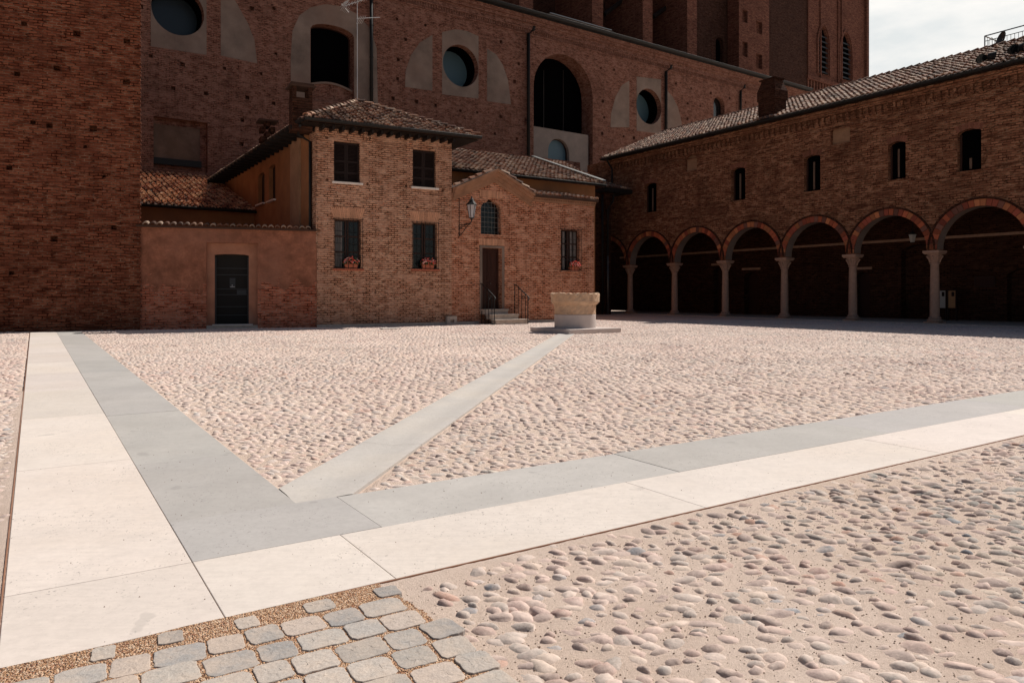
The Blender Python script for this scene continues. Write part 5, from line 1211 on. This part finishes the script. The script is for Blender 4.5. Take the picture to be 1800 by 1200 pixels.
mb = MB(); ridge_tiles(mb, WG.w(uN, RZ + .03, -RD), WG.w(uE + .25, RZ + .03, -RD)); mb.build('ridge_tiles', 'tile', wing, colors=True)
gutter(WG, uN, uE + .2, EAV + .03, EO + .08, .085, 'dark_metal', wing)
mb = MB(); mb.tube([WG.w(uE - .35, EAV - .05, EO + .05), WG.w(uE - .35, EAV - .35, .35), WG.w(uE - .35, EAV - .6, .12), WG.w(uE - .35, LK.z(1090, 335), .12)], .055, 8); mb.build('downpipe', 'dark_metal', wing)
# wing chimney at the eaves
uc0, uc1 = WG.u(1362, .12), WG.u(1333, .12); zc1 = WG.z(1348, 176, .12)
mb = MB(); pbox(mb, WG, uc0, uc1, EAV - .1, zc1, -.75, .12); wch = mb.build('chimney', 'brick_dark', wing)
mb = MB(); pbox(mb, WG, uc0 - .05, uc1 + .05, zc1 + .002, zc1 + .45, -.8, .16); 
q = [WG.w(uc0 - .05, zc1 + .452, .16), WG.w(uc1 + .05, zc1 + .452, .16), WG.w(uc1 + .05, zc1 + .452, -.8), WG.w(uc0 - .05, zc1 + .452, -.8), WG.w(uc0 + .12, zc1 + 1.0, 0), WG.w(uc1 - .12, zc1 + 1.0, 0), WG.w(uc1 - .12, zc1 + 1.0, -.6), WG.w(uc0 + .12, zc1 + 1.0, -.6)]; mb.hexa(q)
pbox(mb, WG, uc0 + .0, uc1 - .0, zc1 + 1.002, zc1 + 1.06, -.7, .08); mb.build('cap', 'brick_dark', wch)

# ------------------------------------------------------------------ things around the wing
RR = WG.shift(-RD - 3.5); zr0 = RR.z(1765, 84); 
rl = thing('roof_railing', RR.w(RR.u(1765), zr0), 'thin metal roof terrace railing above the arcade roof ridge at top right', 'railing')
ua2, ub3 = RR.u(1731), RR.u(1860); zt2 = RR.z(1731, 64); zt3 = zt2; zb2 = zt2 - 1.15
mb = MB(); mb.tube([RR.w(ua2, zt2, 0), RR.w(ub3, zt2, 0)], .03, 5); mb.tube([RR.w(ua2, zt2 - .25, 0), RR.w(ub3, zt2 - .25, 0)], .018, 5); mb.tube([RR.w(ua2, zb2 + .1, 0), RR.w(ub3, zb2 + .1, 0)], .018, 5)
mb.tube([RR.w(ua2, zt2, 0), RR.w(ua2, zt2, -3.5)], .03, 5); mb.tube([RR.w(ua2, zb2 + .1, 0), RR.w(ua2, zb2 + .1, -3.5)], .018, 5); mb.build('rail', 'grey_metal', rl)
mb = MB(); u_ = ua2
while u_ > ub3: mb.tube([RR.w(u_, zb2 + .1, 0), RR.w(u_, zt2 - .25, 0)], .010, 4); u_ -= .16
o_ = 0
while o_ > -3.5: mb.tube([RR.w(ua2, zb2 + .1, o_), RR.w(ua2, zt2, o_)], .010, 4); o_ -= .25
mb.build('bars', 'grey_metal', rl)
mb = MB(); u_ = ua2
while u_ > ub3: mb.tube([RR.w(u_, zb2 - 3, 0), RR.w(u_, zt2, 0)], .03, 5); u_ -= 2.2
mb.build('post', 'grey_metal', rl)
mb = MB(); pbox(mb, RR, ub3, ua2 + .0, zb2 - 4, zb2 - .05, -3.6, -.05); mb.build('terrace', 'brick_wing', rl)
ds = thing('satellite_dish', RR.w(RR.u(1761, .5), zb2, .5), 'small grey satellite dish in front of the roof railing', 'satellite dish')
mb = MB(); cdp = RR.w(RR.u(1760, .5), RR.z(1760, 69, .5), .5); ax = Vector((-.95, .05, .2)).normalized(); a1_ = ax.orthogonal().normalized(); a2_ = ax.cross(a1_)
prev = None
for r_, dd_ in ((0.01, -.07), (.14, -.05), (.26, -.02), (.36, 0.02)):
    ring = [mb.vert(cdp + a1_ * r_ * math.cos(k * math.pi / 8) + a2_ * r_ * math.sin(k * math.pi / 8) + ax * dd_) for k in range(16)]
    if prev: [mb.f.append([prev[k], prev[(k + 1) % 16], ring[(k + 1) % 16], ring[k]]) for k in range(16)]
    prev = ring
mb.build('dish', 'grey_metal', ds, smooth=True); mb = MB(); mb.tube([cdp - ax * .1, RR.w(RR.u(1761, .5), zb2 - 1.0, .5)], .03, 5); mb.tube([cdp - Vector((0, 0, .4)), cdp + ax * .45], .012, 4); mb.build('mount', 'grey_metal', ds)
def flood(x, y, label, yaw):
    # sits on the roof slope just inside the eave
    o = -.35; u = WG.u(x, o); zz = EAV + .09 + (EO - o) * (RZ - EAV - .09) / (RD + EO); t = thing('floodlight', WG.w(u, zz, o), label, 'floodlight', 'floodlights on the arcade roof')
    c_ = Vector(WG.w(u, WG.z(x, y, o), o)) + Vector((0, 0, .1)); d = (-WG.d * math.cos(yaw) + WG.n * math.sin(yaw) + Vector((0, 0, -.15))).normalized(); a_ = d.cross(Vector((0, 0, 1))).normalized(); b_ = a_.cross(d)
    mb = MB(); prev = None
    for r_, s_ in ((.08, -.14), (.13, -.10), (.15, .0), (.19, .11), (.20, .14)):
        ring = [mb.vert(c_ + a_ * r_ * math.cos(k * math.pi / 6) + b_ * r_ * math.sin(k * math.pi / 6) + d * s_) for k in range(12)]
        if prev: [mb.f.append([prev[k], prev[(k + 1) % 12], ring[(k + 1) % 12], ring[k]]) for k in range(12)]
        else: mb.f.append(ring)
        prev = ring
    mb.build('housing', 'dark_metal', t, smooth=True)
    mb = MB(); mb.f.append([mb.vert(c_ + a_ * .185 * math.cos(k * math.pi / 6) + b_ * .185 * math.sin(k * math.pi / 6) + d * .125) for k in range(12)]); mb.build('lens', 'glass_dark', t)
    mb = MB(); mb.tube([c_ + a_ * .26, c_ + a_ * .26 - Vector((0, 0, .28)), c_ - a_ * .26 - Vector((0, 0, .28)), c_ - a_ * .26], .015, 5); mb.tube([c_ - Vector((0, 0, .28)), WG.w(u, zz, o)], .025, 5); mb.build('bracket', 'dark_metal', t)
flood(1723, 110, 'black floodlight, the far left of the four on the arcade roof', .7); flood(1743, 104, 'black floodlight beside the leftmost one on the arcade roof', -.4)
flood(1779, 93, 'black floodlight with a bright glint, below the roof terrace railing', .6); flood(1798, 88, 'black floodlight at the right picture edge on the arcade roof', .2)
# hanging lantern in the arcade
hu, hz_ = WG.uz(1604, 419, -2.2); hl_ = thing('hanging_lantern', WG.w(hu, hz_, -2.2), 'pale glass lantern hanging from the arcade ceiling', 'lantern')
c_ = WG.w(hu, 0, -2.2); mb = MB(); mb.lathe(c_, [(.09, hz_ - .17), (.17, hz_ + .17)], 6); mb.build('glass', 'white_panel', hl_); mb = MB(); mb.lathe(c_, [(.18, hz_ + .17), (.05, hz_ + .3), (.01, hz_ + .33)], 6); mb.tube([c_ + Vector((0, 0, hz_ + .3)), c_ + Vector((0, 0, SPR + 2.05))], .012, 4); mb.lathe(c_, [(.10, hz_ - .19), (.10, hz_ - .17)], 6); mb.build('lamp_frame', 'dark_metal', hl_)
# display cases in the arcade
def case(x0, x1, y0, y1, label, mt, nm='display_case'):
    o = -3.6; u0, z0 = WG.uz(x0, y1, o); u1, z1 = WG.uz(x1, y0, o); t = thing(nm, WG.w((u0 + u1) / 2, .045, o), label, 'display case')
    mb = MB(); pbox(mb, WG, min(u0, u1), max(u0, u1), z0, z1, o - .12, o); mb.build('panel', mt, t)
    mb = MB(); a, b_ = sorted((u0, u1)); 
    for p, q in ((a - .04, a - .002), (b_ + .002, b_ + .04)): pbox(mb, WG, p, q, .045, z1 + .04, o - .12, o + .02)
    pbox(mb, WG, a - .002, b_ + .002, z1 + .002, z1 + .04, o - .12, o + .02); mb.build('frame', 'frame_wood', t)
    mb = MB(); pbox(mb, WG, a + (b_ - a) * .15, a + (b_ - a) * .55, z0 + (z1 - z0) * .68, z1 - .05, o + .001, o + .01); mb.build('notice', 'shutter', t)
case(1667, 1679.5, 511, 541, 'orange-cream display case standing in the arcade, right of the pale case', 'orange_panel')
case(1650.5, 1662, 511, 541, 'narrow pale display case standing just right of the large foreground column', 'white_panel')
po = thing('notice_board', WB.w(WB.u(1735), 1.2), 'small dark red board on the back wall under the nearest arch', 'notice board')
r = rect(WB, 1715, 487, 1748, 503); mb = MB(); pbox(mb, WB, r[0], r[1], r[2], r[3], .004, .04); mb.build('board', 'door_wood', po)
mb = MB(); a, b_, c0_, d0_ = r; [pbox(mb, WB, *q, .004, .055) for q in ((a - .04, a - .001, c0_ - .04, d0_ + .04), (b_ + .001, b_ + .04, c0_ - .04, d0_ + .04), (a - .001, b_ + .001, d0_ + .001, d0_ + .04), (a - .001, b_ + .001, c0_ - .04, c0_ - .001))]; mb.build('frame', 'frame_wood', po)
